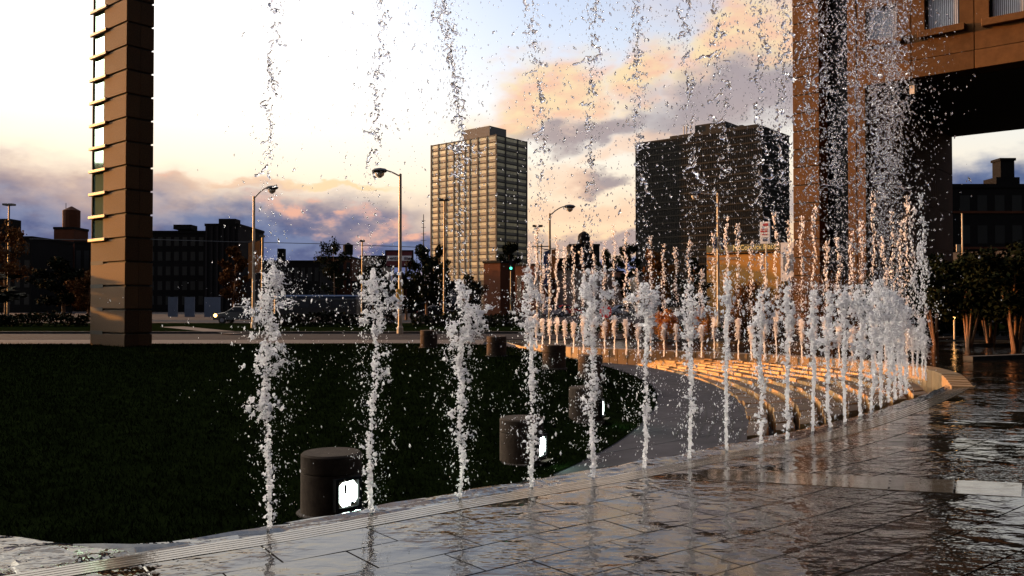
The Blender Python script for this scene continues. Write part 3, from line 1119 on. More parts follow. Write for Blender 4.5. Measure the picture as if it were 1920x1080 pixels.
def dblock(xa, xb, yt, inset, name='rooftop_block', mat='dark_tower', deep=14):
    a = (on_plane(xa, 300, do + vy * inset, vy) - do).dot(ux)
    b = (on_plane(xb, 300, do + vy * inset, vy) - do).dot(ux)
    zt = on_plane((xa + xb) / 2, yt, do + vy * inset, vy).z
    return MB().box(a, b, inset, inset + deep, DH, zt).build(name, M[mat], dtw)


dblock(1256, 1420, 244, 1.5)
r2 = dblock(1303, 1360, 231, 3.5)
dblock(1362, 1392, 236, 5)
for xx in (1282, 1287, 1295):
    q = on_plane(xx, 247, do + vy * 2, vy) - do
    MB().tube([(q.dot(ux), 2.2, q.z - 1.5), (q.dot(ux), 2.2, q.z + 2.6)], .22, 6).build('flue', M['pole_dark'], dtw)

# ------------------------------------------------------------------ other background buildings
def block(name, label, x0, x1, yt, Y, deep, mat, roofs=(), wins=None, group=None, yb=None, rot=False):
    """a far building facing the camera: walls, roof edge, roof boxes and window openings"""
    a, b = P(x0, yt, Y), P(x1, yt, Y)
    t = empty(name, (a.x, Y, 0), GRID if rot else 0)
    tag(t, label, 'building', group)
    w, h = b.x - a.x, a.z
    if rot:
        w = (on_plane(x1, 568, Vector((a.x, Y, 0)), vy) - Vector((a.x, Y, 0))).dot(ux)
    MB().box(0, w, 0, deep, -.1, h).build('wall', M[mat], t)
    MB().box(-.12, w + .12, -.12, deep + .12, h + .002, h + max(.25, h * .03)).build('roof_edge', M['dark_build'], t)
    for (rx0, rx1, ry, leg) in roofs:
        ra, rb = P(rx0, ry, Y + 2), P(rx1, ry, Y + 2)
        u0, u1 = ra.x - a.x, rb.x - a.x
        zb_ = h + (leg if leg else .25)
        r = MB().box(u0, u1, 2, 2 + max(1.5, min(deep - 3, (u1 - u0))), zb_, ra.z).build('rooftop_box', M['dark_build'], t)
        if leg:
            um = (u0 + u1) / 2; q = (u1 - u0) * .3
            MB().box(um - q, um + q, 2.5, 2 + max(1.2, min(deep - 4, u1 - u0)), h + .2, zb_).build('box_base', M['dark_build'], t)
    if wins:
        nx, nz, mw = wins
        me = None
        for i in range(nx):
            for j in range(nz):
                cw, chh = w / nx, (h - 1.0) / nz
                if me is None:
                    me = MB().box(-cw * .28, cw * .28, -.03, .05, -chh * .3, chh * .3).mesh('window')
                o = link('window', me, M[mw], t); o.location = (cw * (i + .5), 0, .8 + chh * (j + .5))
    return t, w, h, a


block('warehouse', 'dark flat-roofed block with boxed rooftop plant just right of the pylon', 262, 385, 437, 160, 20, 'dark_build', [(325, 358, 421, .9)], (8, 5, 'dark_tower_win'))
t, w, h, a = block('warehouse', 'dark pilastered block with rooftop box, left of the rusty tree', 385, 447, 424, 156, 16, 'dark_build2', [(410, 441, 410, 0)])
for i in range(6):
    MB().box(w * i / 6 + .1, w * i / 6 + .45, -.3, 0, 0, h).build('pilaster', M['dark_build2'], t)
t, w, h, a = block('stair_tower', 'narrow dark stepped tower carrying a tall cylindrical tank, left of the pylon', 101, 139, 430, 180, 6, 'red_build', [])
c0 = P(120, 392, 180)
tk = MB().lathe([(1.75, h + .3), (1.75, c0.z), (.15, c0.z + .9)], 14, w / 2, 3).build('tank', M['red_build'], t)
MB().tube([(w / 2 - 1.2, 3, c0.z), (w / 2 - 1.2, 3, c0.z + 1.6)], .07, 5).build('mast', M['pole_dark'], tk)
block('low_building', 'low dark block left of the tank tower', 58, 88, 461, 170, 12, 'dark_build2', [], (3, 2, 'dark_tower_win'))
block('low_building', 'low dark block between the tank tower and the pylon', 140, 200, 456, 172, 12, 'dark_build', [(150, 153, 453, 0)], (4, 2, 'dark_tower_win'))
block('low_building', 'dark block behind the far left tree', -80, 60, 447, 150, 14, 'dark_build', [(-20, 18, 410, 0)], (8, 4, 'dark_tower_win'))
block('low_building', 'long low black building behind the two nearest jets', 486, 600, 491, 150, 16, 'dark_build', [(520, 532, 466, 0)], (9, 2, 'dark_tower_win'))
t, w, h, a = block('brick_building', 'dark brick block carrying a stilted water tank, behind the second jet', 594, 660, 484, 165, 12, 'red_build', [], (5, 3, 'dark_tower_win'))
tc_ = P(647, 470, 165).x - a.x
for sx_ in (-.6, .6):
    for sy_ in (2.4, 3.6):
        MB().tube([(tc_ + sx_, sy_, h), (tc_ + sx_, sy_, P(647, 476, 165).z)], .09, 5).build('tank_leg', M['pole_dark'], t)
MB().lathe([(.95, P(647, 476, 165).z), (1.0, P(647, 458, 165).z), (.1, P(647, 453, 165).z)], 12, tc_, 3).build('water_tank', M['dark_build'], t)
block('low_building', 'pale low roofline seen between the dark trees left of the billboard', 676, 722, 482, 190, 10, 'grey_wall', [])
block('low_building', 'long dark storefront row below the billboard', 660, 860, 530, 140, 10, 'dark_build', [], (10, 1, 'dim_w' if False else 'window_dim'))
t, w, h, a = block('brick_pylon', 'rust brown blank brick wall at the foot of the slab tower', 907, 938, 494, 112, 3, 'red_build', [], rot=True)
block('low_building', 'low brown shop row right of the rust brown wall', 940, 1022, 500, 118, 12, 'red_build', [], (6, 1, 'window_dim'), rot=True)
block('low_building', 'dull grey rendered shop with a plain wall under the banners', 1022, 1076, 508, 116, 12, 'grey_wall', [], None, rot=True)
block('low_building', 'dark flat block left of the turreted building', 1040, 1070, 487, 150, 8, 'dark_build', [], (3, 2, 'dark_tower_win'))
t, w, h, a = block('turreted_building', 'dark building with a tall domed turret on its roof', 1068, 1124, 461, 172, 10, 'dark_build', [], (4, 3, 'dark_tower_win'))
ca_ = P(1098, 440, 172)
tu = MB().lathe([(1.25, h), (1.25, ca_.z), (1.0, ca_.z + .5), (.25, ca_.z + 1.0)], 12, ca_.x - a.x, 4).build('turret', M['dark_build'], t)
MB().tube([(ca_.x - a.x, 4, ca_.z + .9), (ca_.x - a.x, 4, ca_.z + 1.5)], .06, 5).build('finial', M['pole_dark'], tu)
block('low_building', 'pale low house in the trees beside the broad dark tower', 1196, 1222, 518, 110, 6, 'grey_wall', [])

# tan building with the lettered fascia
BY = 118.0
t, w, h, a = block('hall_building', 'tan brick hall with a lettered olive fascia above a blank wall', 1325, 1466, 463, BY, 14, 'tan_build', [], rot=True)
fz0, fz1 = P(1400, 474, BY).z, P(1400, 461.5, BY).z
fs = MB().box(.1, w - .1, -.25, -.01, fz0, fz1).build('fascia', M['sign_dark'], t)
MB().box(.05, w * .42, -.12, -.01, fz0 - 1.05, fz0 - .7).build('string_course', M['grey_wall'], t)
MB().box(.05, w - .05, -.16, -.01, fz0 - .34, fz0 - .18).build('string_course', M['dark_build'], t)


def text(s, size, loc, mat, parent, rot=(math.pi / 2, 0, 0), width=None, ext=.02):
    cu = bpy.data.curves.new('lettering', 'FONT')
    cu.body = s; cu.size = size; cu.extrude = ext; cu.align_x = 'CENTER'; cu.align_y = 'CENTER'
    o = bpy.data.objects.new('lettering', cu)
    COL.objects.link(o); o.parent = parent; o.location = loc; o.rotation_euler = rot
    cu.materials.append(mat)
    dg = bpy.context.evaluated_depsgraph_get()
    me = bpy.data.meshes.new_from_object(o.evaluated_get(dg))
    bpy.data.objects.remove(o)
    o = link('lettering', me, mat, parent); o.location = loc; o.rotation_euler = rot
    if width:
        xs = [v.co.x for v in me.vertices]
        o.scale = (width / (max(xs) - min(xs)), 1, 1)
    return o


text('McCormick Place', (fz1 - fz0) * 1.05, (w * .66, -.27, (fz0 + fz1) / 2), M['sign_letters'], fs, width=w * .56)
text('WELCOME'[:0] or 'Hotel', (fz1 - fz0) * 1.0, (w * .19, -.27, (fz0 + fz1) / 2), M['sign_letters'], fs, width=w * .25) if False else None

# brick building seen through the passage
t, w, h, a = block('brick_building', 'dark brick building with a chimney, seen through the passage on the right', 1760, 2150, 352, 112, 20, 'dark_build', [(1868, 1912, 332, 0)], (12, 4, 'dark_tower_win'))
ch0, ch1 = P(1880, 300, 115), P(1906, 300, 115)
chm = MB().box(ch0.x - a.x, ch1.x - a.x, 3.5, 5.5, h, ch0.z).build('chimney', M['dark_build'], t)
MB().box(ch0.x - a.x - .15, ch1.x - a.x + .15, 3.35, 5.65, ch0.z + .002, ch0.z + .35).build('chimney_cap', M['dark_build'], chm)
for zz in (h * .52, h * .8):
    MB().box(0, w, -.12, -.031, zz, zz + .3).build('string_course', M['red_build'], t)
# long pale parapet of a raised roadway behind the passage
r0, r1 = P(1640, 492, 74), P(2100, 466, 62)
rw = empty('viaduct', (r0.x, r0.y, 0), math.atan2(r1.y - r0.y, r1.x - r0.x))
tag(rw, 'long pale concrete parapet of a raised roadway crossing behind the passage', 'viaduct')
Lr = (r1 - r0).length
zt, zl = P(1800, 474, 70).z, P(1800, 489, 70).z
MB().box(0, Lr, 0, .5, zl, zt).build('parapet', M['concrete'], rw)
MB().box(0, Lr, .5, 6, zl - .9, zl + .1).build('deck', M['dark_build'], rw)
for i in range(6):
    MB().box(Lr * i / 6 + 1, Lr * i / 6 + 1.8, 1.5, 3, -.1, zl - .9).build('column', M['dark_build2'], rw)

# ------------------------------------------------------------------ lamps, signs, wires
def street_lamp(label, x, yb, yt, Y, side, hx, hy, mat='pole', box=False, banners=None):
    z0 = 0.06
    b = P(x, yb, Y)
    t = empty('street_lamp', (b.x, Y, z0))
    tag(t, label, 'street lamp', 'cobra-head street lamps along the road')
    top = P(x, yt, Y).z - z0
    hd = P(hx, hy, Y); dx_ = hd.x - b.x; hz_ = hd.z - z0
    MB().lathe([(.17, 0), (.17, .3), (.12, .4)], 10).build('base', M[mat], t)
    MB().tube([(0, 0, .3), (0, 0, top)], [.105, .075], 10).build('pole', M[mat], t, smooth=True)
    arm = []
    for i in range(9):
        s = i / 8
        arm.append((dx_ * .84 * s, 0, top - .15 + (hz_ - top + .2) * math.sin(s * math.pi / 2)))
    MB().tube(arm, .04, 8).build('arm', M[mat], t, smooth=True)
    sg = 1 if dx_ > 0 else -1
    xs = sorted((dx_ - sg * .45, dx_ + sg * .35))
    hm = MB().lathe([(.05, -.02), (.16, .06), (.20, .16), (.14, .26), (.03, .30)], 12)
    hm.v = [(v[0] * 2.2, v[1], v[2]) for v in hm.v]
    he = hm.build('lamp_head', M['pole_dark'], t, smooth=True); he.location = (dx_, 0, hz_ - .12)
    lm = MB().lathe([(.05, -.24), (.15, -.12), (.17, .02)], 12); lm.v = [(v[0] * 1.5, v[1], v[2]) for v in lm.v]
    lm.build('lamp_lens', M['lens'], he, smooth=True)
    if box:
        zc = P(x, 551, Y).z - z0
        MB().box(-.19, .19, -.22, -.06, zc - .27, zc + .27).build('control_box', M['yellow_box'], t, bevel=.02)
        MB().box(.22, .36, -.05, .05, zc - .2, zc + .25).build('side_box', M['red_build'], t)
    for bn in banners or ():
        x0, x1, y0, y1, mm = bn
        p0, p1 = P(x0, y0, Y), P(x1, y1, Y)
        m_ = MB()
        xl, xr = p0.x - b.x, p1.x - b.x
        m_.v += [(xl, -.03, p0.z - z0), (xr, -.03, p0.z - z0 + .1), (xr, .0, p1.z - z0), (xl, .0, p1.z - z0 - .1), (xl, .02, p0.z - z0), (xr, .02, p0.z - z0 + .1), (xr, .05, p1.z - z0), (xl, .05, p1.z - z0 - .1)]
        m_.f += [(0, 3, 2, 1), (4, 5, 6, 7), (0, 1, 5, 4), (1, 2, 6, 5), (2, 3, 7, 6), (3, 0, 4, 7)]
        bo = m_.build('banner', M[mm], t)
        xm = max(abs(xl), abs(xr)) * (1 if xr > 0 else -1)
        MB().box(min(0, xm), max(0, xm), -.02, .02, p0.z - z0 + .1, p0.z - z0 + .16).build('banner_rod', M['pole_dark'], t)
    return t


street_lamp('street lamp arching right, behind the leftmost jet, hung with orange banners', 475, 606, 368, 56, 1, 510, 353, banners=[(466, 473, 456, 520, 'banner_orange'), (478, 487, 454, 510, 'banner_orange')])
street_lamp('street lamp arching left with a yellow box on its sunlit pole', 750, 628, 326, 46, -1, 712, 321, box=True)
street_lamp('street lamp arching right, right of the slab tower, hung with blue banners', 1031, 612, 400, 62, 1, 1068, 388, mat='pole_dark', banners=[(1019, 1029, 472, 535, 'banner_blue'), (1034, 1042, 469, 520, 'banner_orange')])
street_lamp('orange sunlit street lamp in front of the broad dark tower', 1347, 600, 362, 58, -1, 1303, 364, banners=[(1337, 1344, 448, 464, 'banner_blue'), (1352, 1362, 450, 466, 'banner_blue')])


def lot_lamp(label, x, yt, Y, heads):
    b = P(x, 590, Y)
    t = empty('lot_lamp', (b.x, Y, 0))
    tag(t, label, 'lamp post', 'slim lot lamp posts in the distance')
    top = P(x, yt, Y).z
    MB().tube([(0, 0, 0), (0, 0, top)], [.11, .07], 7).build('pole', M['pole_dark'], t)
    k = Y / 1600
    for s in ((-1, 1) if heads == 2 else (0,)):
        MB().box(s * 5.5 * k - 4 * k, s * 5.5 * k + 4 * k, -.3, .3, top - 1.5 * k, top + 2 * k).build('lamp_head', M['pole_dark'], t)
    if heads == 2:
        MB().box(-5 * k, 5 * k, -.05, .05, top - 2.2 * k, top - 1.52 * k).build('crossbar', M['pole_dark'], t)
    return t


lot_lamp('slim double-headed lamp post above the far left tree', 15, 384, 78, 2)
lot_lamp('slim single lamp post right of the banner-hung lamp', 491, 443, 95, 1)
lot_lamp('slim single lamp post above the second jet', 679, 452, 92, 1)
lot_lamp('slim double-headed lamp post against the sunlit slab tower', 833, 375, 70, 2)
lot_lamp('slim double-headed lamp post against pink sky right of the slab tower', 1008, 424, 88, 2)
up = empty('utility_pole', (P(1015, 460, 96).x, 96, 0)); tag(up, 'utility pole with crossarm just right of the double-headed lamp post', 'utility pole')
tz = P(1015, 458, 96).z
MB().tube([(0, 0, 0), (0, 0, tz)], [.14, .1], 7).build('pole', M['pole_dark'], up)
MB().box(-1.1, 1.1, -.06, .06, tz - .3, tz - .18).build('crossarm', M['pole_dark'], up)
mast = empty('radio_mast', (P(794, 470, 260).x, 260, 0)); tag(mast, 'thin radio mast left of the slab tower', 'mast')
mz = P(794, 402, 260).z
MB().tube([(0, 0, 0), (0, 0, mz)], [.35, .12], 6).build('pole', M['pole_dark'], mast)
for i in range(4):
    MB().box(-.9 + .1 * i, .9 - .1 * i, -.05, .05, mz * (.72 + .07 * i), mz * (.72 + .07 * i) + .12).build('antenna', M['pole_dark'], mast)
for nm, lab, pts in (('overhead_wire', 'thin overhead wire sagging across the sky from pylon to slab tower', [(285, 449, 120), (420, 453, 120), (600, 457, 120), (800, 464, 120)]),
                     ('overhead_wire', 'thin overhead wire left of the pylon', [(55, 448, 120), (170, 450, 120), (240, 448, 120)]),
                     ('overhead_wire', 'thin overhead wire right of the slab tower', [(985, 462, 120), (1030, 468, 120), (1075, 470, 120)])):
    o = MB().tube([P(*p) for p in pts], .045, 5).build(nm, M['wire']); tag(o, lab, 'wire')

# billboard
Bb = 96.0
p0, p1 = P(724, 499, Bb), P(773, 471, Bb)
bb = empty('billboard', (p0.x, Bb, 0)); tag(bb, 'red and white banded billboard behind the yellow-boxed street lamp', 'billboard')
bw, bz0, bz1 = p1.x - p0.x, p0.z, p1.z
MB().box(0, bw, 0, .3, bz0, bz1).build('panel', M['sign_maroon'], bb)
MB().box(.1, bw - .1, -.03, -.002, bz0 + (bz1 - bz0) * .36, bz0 + (bz1 - bz0) * .70).build('white_band', M['sign_white'], bb)
for x0_, x1_, z0_, z1_ in ((-.12, 0, bz0, bz1), (bw, bw + .12, bz0, bz1), (-.12, bw + .12, bz0 - .14, bz0 - .002), (-.12, bw + .12, bz1 + .002, bz1 + .12)):
    MB().box(x0_, x1_, -.05, .32, z0_, z1_).build('frame', M['dark_build2'], bb)
text('rents', .62, (bw * .27, -.05, bz0 + (bz1 - bz0) * .53), M['sign_ink'], bb, width=bw * .36)
text('time', .58, (bw * .80, -.05, bz0 + (bz1 - bz0) * .53), M['sign_ink'], bb, width=bw * .24)
for s in (.25, .75):
    MB().tube([(bw * s, .4, 0), (bw * s, .4, bz1 - .2)], .12, 6).build('post', M['pole_dark'], bb)

# white pole sign
Sg = 84.0
p0, p1 = P(1425, 457, Sg), P(1443, 416, Sg)
ws = empty('pole_sign', (p0.x, Sg, 0), R(-33)); tag(ws, 'tall white pole sign with red lines, in front of the broad dark tower', 'sign')
sw, z0_, z1_ = p1.x - p0.x, p0.z, p1.z
MB().box(0, sw, 0, .25, z0_, z1_).build('panel', M['sign_white'], ws)
MB().tube([(sw * .6, .12, 0), (sw * .6, .12, z0_)], .07, 8).build('post', M['pole'], ws)
for a_, b_, c_, d_, mm in ((.3, .85, .80, .92, 'sign_red'), (.05, .75, .52, .60, 'sign_red'), (.1, .8, .64, .68, 'sign_red'), (.2, .75, .38, .43, 'sign_red'), (.28, .72, .1, .28, 'sign_ink')):
    MB().box(sw * a_, sw * b_, -.02, -.001, z0_ + (z1_ - z0_) * c_, z0_ + (z1_ - z0_) * d_).build('printed_line', M[mm], ws)
# large pale printed hoarding next to the portal building
Hb = 62.0
p0, p1 = P(1464, 527, Hb), P(1512, 455, Hb)
hb = empty('hoarding', (p0.x, Hb, 0), R(-33)); tag(hb, 'large pale printed hoarding beside the left pier of the portal building', 'hoarding')
hw, z0_, z1_ = p1.x - p0.x, p0.z, p1.z
MB().box(0, hw, 0, .2, z0_, z1_).build('panel', M['sign_white'], hb)
for q in range(9):
    xx = hw * (.1 + .045 * q)
    MB().box(xx, xx + hw * .012, -.02, -.001, z0_ + (z1_ - z0_) * .26, z0_ + (z1_ - z0_) * .70).build('printed_stripe', M['tower_spandrel'], hb)
MB().box(hw * .45, hw * .98, -.025, -.001, z0_ + (z1_ - z0_) * .78, z0_ + (z1_ - z0_) * .85).build('printed_band', M['sign_ink'], hb)
pf = MB()
pf.prism([(hw * .3, 0), (hw * .45, 0), (hw * .55, .7), (hw * .62, .75), (hw * .68, .4), (hw * .85, .25), (hw * .85, 0)], -.02, -.001)
pf.v = [(v[0], v[2], z0_ + (z1_ - z0_) * .22 + v[1]) for v in pf.v]
pf.build('printed_shape', M['sign_ink'], hb)
for s in (.1, .9):
    MB().tube([(hw * s, .3, 0), (hw * s, .3, z1_ - .1)], .08, 6).build('post', M['pole_dark'], hb)

# stop sign
sp0 = P(1135, 584, 46)
ss_ = empty('stop_sign', (sp0.x, 46, 0.06)); tag(ss_, 'red octagonal stop sign glowing in the low sun beyond the pool rim', 'stop sign')
oc8 = MB(); rr = .36
oc8.prism([(rr * math.cos(R(22.5 + 45 * i)), rr * math.sin(R(22.5 + 45 * i))) for i in range(8)], -.012, .012)
oc8.v = [(v[0], v[2], v[1]) for v in oc8.v]
pl = oc8.build('plate', M['stop_red'], ss_); pl.location = (0, -.05, sp0.z - .06); pl.rotation_euler = (0, 0, R(-25))
text('STOP', .26, (0, -.018, 0), M['sign_white'], pl, width=.52, ext=.003)
MB().tube([(0, 0, 0), (0, 0, sp0.z + .3)], .03, 8).build('post', M['pole'], ss_)

# traffic signal showing green
g0 = P(958, 503, 80)
ts = empty('traffic_signal', (g0.x, 80, 0)); tag(ts, 'small traffic signal showing green at the foot of the slab tower', 'traffic signal')
MB().tube([(0, .2, 0), (0, .2, g0.z + .8)], .07, 7).build('post', M['pole_dark'], ts)
MB().box(-.17, .17, -.12, .12, g0.z - .25, g0.z + .8).build('housing', M['frame_dark'], ts)
MB().lathe([(.11, -.02), (.10, .0)], 12).build('signal_lens', M['glow_green'], ts)
sl_ = child(ts, 'signal_lens'); sl_.rotation_euler = (math.pi / 2, 0, 0); sl_.location = (0, -.13, g0.z)

# low path light by the right-hand trees
pl0 = P(1790, 638, 38); pl0 = G(1790, 637, 0)
plt = empty('path_light', (pl0.x, pl0.y, 0)); tag(plt, 'slim waist-high path light among the trees on the right', 'path light')
hh_ = P(1790, 594, pl0.y).z
MB().tube([(0, 0, 0), (0, 0, hh_ - .12)], .05, 8).build('post', M['pole'], plt)
MB().lathe([(.055, hh_ - .12), (.065, hh_ - .02), (.02, hh_ + .02)], 10).build('lamp_head', M['glow_warm'], plt)
# tall thin pole in front of the brick building
tp = P(1805, 530, 66)
o = empty('flag_pole', (tp.x, 66, 0)); tag(o, 'thin reddish pole with small plates in front of the far brick building', 'pole')
MB().tube([(0, 0, 0), (0, 0, P(1805, 400, 66).z)], [.07, .05], 7).build('pole', M['pole'], o)
for yy, xo, mm in ((465, -.32, 'pole'), (494, -.22, 'yellow_box'), (497, .45, 'pole_dark')):
    zz = P(1805, yy, 66).z
    MB().box(xo - .16, xo + .16, -.06, 0, zz - .28, zz + .28).build('plate', M[mm], o)

# ------------------------------------------------------------------ cars and bus
def car_kit(mat):
    t = empty('parked_car')
    prof = [(-2.15, .35), (-2.2, .62), (-2.05, .82), (-1.45, .92), (-.75, 1.40), (.45, 1.42), (1.15, .95), (1.95, .80), (2.15, .60), (2.12, .32)]
    mb = MB()
    nP = len(prof)
    for y, k in ((-.85, .96), (-.72, 1.0), (.72, 1.0), (.85, .96)):
        for x, z in prof:
            yy = y * (.80 if z > 1.2 else (.93 if z > .9 else 1))
            mb.v.append((x, yy, z * k if abs(y) > .8 and z > .5 else z))
    for r in range(3):
        for i in range(nP):
            j = (i + 1) % nP
            mb.f.append((r * nP + i, r * nP + j, (r + 1) * nP + j, (r + 1) * nP + i))
    mb.f.append(tuple(range(nP))); mb.f.append(tuple(3 * nP + i for i in reversed(range(nP))))
    mb.build('body', M[mat], t, smooth=True)
    for s in (-1, 1):
        g_ = MB()
        ys = s * .785
        g_.v += [(-1.25, s * .815, .95), (-.70, s * .70, 1.34), (.40, s * .70, 1.36), (.98, s * .81, .97)]
        g_.v += [(v[0], v[1] - s * .02, v[2]) for v in g_.v[:4]]
        g_.f += [(0, 1, 2, 3), (4, 5, 6, 7), (0, 1, 5, 4), (1, 2, 6, 5), (2, 3, 7, 6), (3, 0, 4, 7)]
        g_.build('side_window', M['black_glass'], t)
        for x in (-1.35, 1.35):
            w_ = MB().lathe([(.20, -.11), (.31, -.10), (.31, .10), (.20, .11)], 14)
            w_.v = [(v[0], v[2], v[1]) for v in w_.v]
            wo = w_.build('wheel', M['tyre'], t); wo.location = (x, s * .78, .31)
            rm = MB().lathe([(.17, -.12), (.17, .12)], 10); rm.v = [(v[0], v[2], v[1]) for v in rm.v]
            rm.build('rim', M['car_grey'], wo)
        MB().box(2.05, 2.18, s * .62 - .14, s * .62 + .14, .58, .72).build('headlight', M['lens'], t)
        MB().box(-2.22, -2.1, s * .64 - .12, s * .64 + .12, .62, .76).build('tail_light', M['sign_red'], t)
    return t


cars = {}
for x, yb, rz, mm, lab in ((1062, 592, 12, 'car_red', 'parked red car just left of the stop sign, behind the pool rim'),
                           (1030, 594, 190, 'car_grey', 'parked grey car left of the red car beyond the road'),
                           (1100, 591, 8, 'car_dark', 'dark parked car between the red car and the stop sign'),
                           (1168, 592, 15, 'car_grey', 'parked grey car right of the stop sign'),
                           (455, 607, 175, 'car_dark', 'dark car with one glowing headlight left of the leftmost jet'),
                           (1230, 592, 5, 'car_dark', 'dark parked car behind orange shrubs under the broad tower'),
                           (820, 597, 4, 'car_dark', 'dark parked car beyond the road between two jets')):
    if mm not in cars:
        o = cars[mm] = car_kit(mm)
    else:
        o = copy_tree(cars[mm])
    p = G(x, yb, .01)
    o.location = (p.x, p.y, .014); o.rotation_euler = (0, 0, R(rz))
    tag(o, lab, 'car', 'cars parked beyond the road')
    if x == 455:
        h_ = MB().lathe([(.14, 0), (.10, .05)], 12).build('headlight_glow', M['glow_warm'], o)
        h_.location = (2.18, -.3, .68); h_.rotation_euler = (0, R(90), 0)
        h_.location = (1.9, .9, .68); h_.rotation_euler = (R(-90), 0, 0)

bu0 = P(548, 600, 82)
bus = empty('parked_bus', (bu0.x - 1.8, 82, 0)); tag(bus, 'long dark bus with a pale blue roof edge behind the two nearest jets', 'bus')
Lb = P(668, 600, 82).x - bu0.x + 1.8
zt = P(600, 553, 82).z
bm_ = MB().box(0, Lb, 0, 2.5, .35, zt - .3).build('body', M['bus_body'], bus, bevel=.12)
MB().box(.05, Lb - .05, .05, 2.45, zt - .298, zt).build('roof', M['bus_roof'], bus, bevel=.1)
for i in range(7):
    MB().box(.5 + (Lb - 1) * i / 7 + .06, .5 + (Lb - 1) * (i + 1) / 7 - .06, -.02, .0, 1.25, zt - .6).build('window', M['window_dim'], bus)
for xx in (1.6, Lb - 1.9):
    for yy in (.25, 2.25):
        w_ = MB().lathe([(.28, -.14), (.48, -.13), (.48, .13), (.28, .14)], 16); w_.v = [(v[0], v[2], v[1]) for v in w_.v]
        wo = w_.build('wheel', M['tyre'], bus); wo.location = (xx, yy, .485)
# low pale site wall beyond the lot, left
for i, (xa, xb, lab) in enumerate(((315, 332, 'pale blue site wall panel nearest the pylon'), (346, 364, 'pale blue site wall panel in the middle of three'), (383, 412, 'pale blue site wall panel beside the rusty tree'))):
    a_, b_ = P(xa, 577, 104), P(xb, 557, 104)
    o = MB().box(a_.x, b_.x, 104, 104.3, 0, b_.z).build('site_wall', M['lot_wall'])
    tag(o, lab, 'wall', 'pale wall panels beyond the lot')

# ------------------------------------------------------------------ trees and shrubs
def tree_meshes(seed, h, cw, trunk, nleaf, narrow=1.0, low=.25, leaf=.16):
    r = np.random.default_rng(seed); pr = random.Random(seed)
    mb = MB()
    lean = pr.uniform(-.04, .04) * h
    tr0 = [(0, 0, -.1), (lean * .3, 0, h * .25), (lean * .6, .02 * h, h * .5), (lean, 0, h * .85)]
    mb.tube(tr0, [trunk, trunk * .8, trunk * .55, trunk * .15], 8)
    cl = []
    nb_ = 13
    for i in range(nb_):
        zf = low + (.92 - low) * (i + .5) / nb_
        a = i * 2.4 + pr.uniform(-.5, .5)
        prof = math.sin(math.pi * min(1, (zf - low + .12) / (1.08 - low))) ** .7
        L = cw * narrow * prof * pr.uniform(.55, 1.05)
        s = Vector((lean * zf, 0, h * zf * .9))
        e = s + Vector((math.cos(a) * L, math.sin(a) * L, h * pr.uniform(.04, .14)))
        mb.tube([s, s.lerp(e, .5) + Vector((0, 0, -.02 * h)), e], [trunk * .32, trunk * .2, trunk * .06], 5)
        for q in range(4):
            c = s.lerp(e, .45 + .2 * q)
            cl.append((c.x, c.y, c.z, cw * pr.uniform(.16, .34)))
    cl.append((lean, 0, h * .93, cw * .22))
    cl = np.array(cl)
    w = cl[:, 3] ** 2; k = r.choice(len(cl), nleaf, p=w / w.sum())
    d = r.normal(size=(nleaf, 3)); d /= np.linalg.norm(d, axis=1)[:, None]
    c = cl[k, :3] + d * (cl[k, 3] * r.random(nleaf) ** .45)[:, None] * np.array([1, 1, .8])
    a = r.normal(size=(nleaf, 3)); a /= np.linalg.norm(a, axis=1)[:, None]
    b = np.cross(a, r.normal(size=(nleaf, 3))); b /= np.linalg.norm(b, axis=1)[:, None]
    s = (leaf * r.uniform(.6, 1.4, nleaf))[:, None]
    V = np.stack([c - a * s, c + b * s * .55, c + a * s, c - b * s * .55], 1).reshape(-1, 3)
    return mb.mesh('trunk', smooth=True), np_mesh('crown', V, np.arange(4 * nleaf).reshape(-1, 4))


kits = {}


def tree(name, label, x, yb, yt, Y, wpx, kit, leafm='leaf', group='trees beyond the road', z0=0.0, cat='tree'):
    b, tp_ = P(x, yb, Y), P(x, yt, Y)
    h = tp_.z - z0
    key = (kit, leafm)
    if key not in kits:
        s = {'round': (21, 8, 3.0, .20, 5200, 1, .22, .17), 'tall': (22, 10, 2.3, .16, 4600, 1, .15, .17), 'loose': (23, 8, 2.6, .13, 2300, 1, .30, .15),
             'low': (24, 3.2, 2.6, .10, 4200, 1, .05, .12), 'multi': (25, 6, 2.6, .10, 5200, 1, .34, .13)}[kit]
        kits[key] = (s, tree_meshes(*s))
    s, (tm, cm) = kits[key]
    t = empty(name, (b.x, Y, z0), rnd.uniform(0, 6.28))
    kz = h / (s[1] * 1.0); kx = (wpx / 1600 * Y / 2) / (s[2] * 1.12)
    t.scale = (kx, kx, kz)
    link('trunk', tm, M['bark'], t)
    link('crown', cm, M[leafm], t)
    return tag(t, label, cat, group)


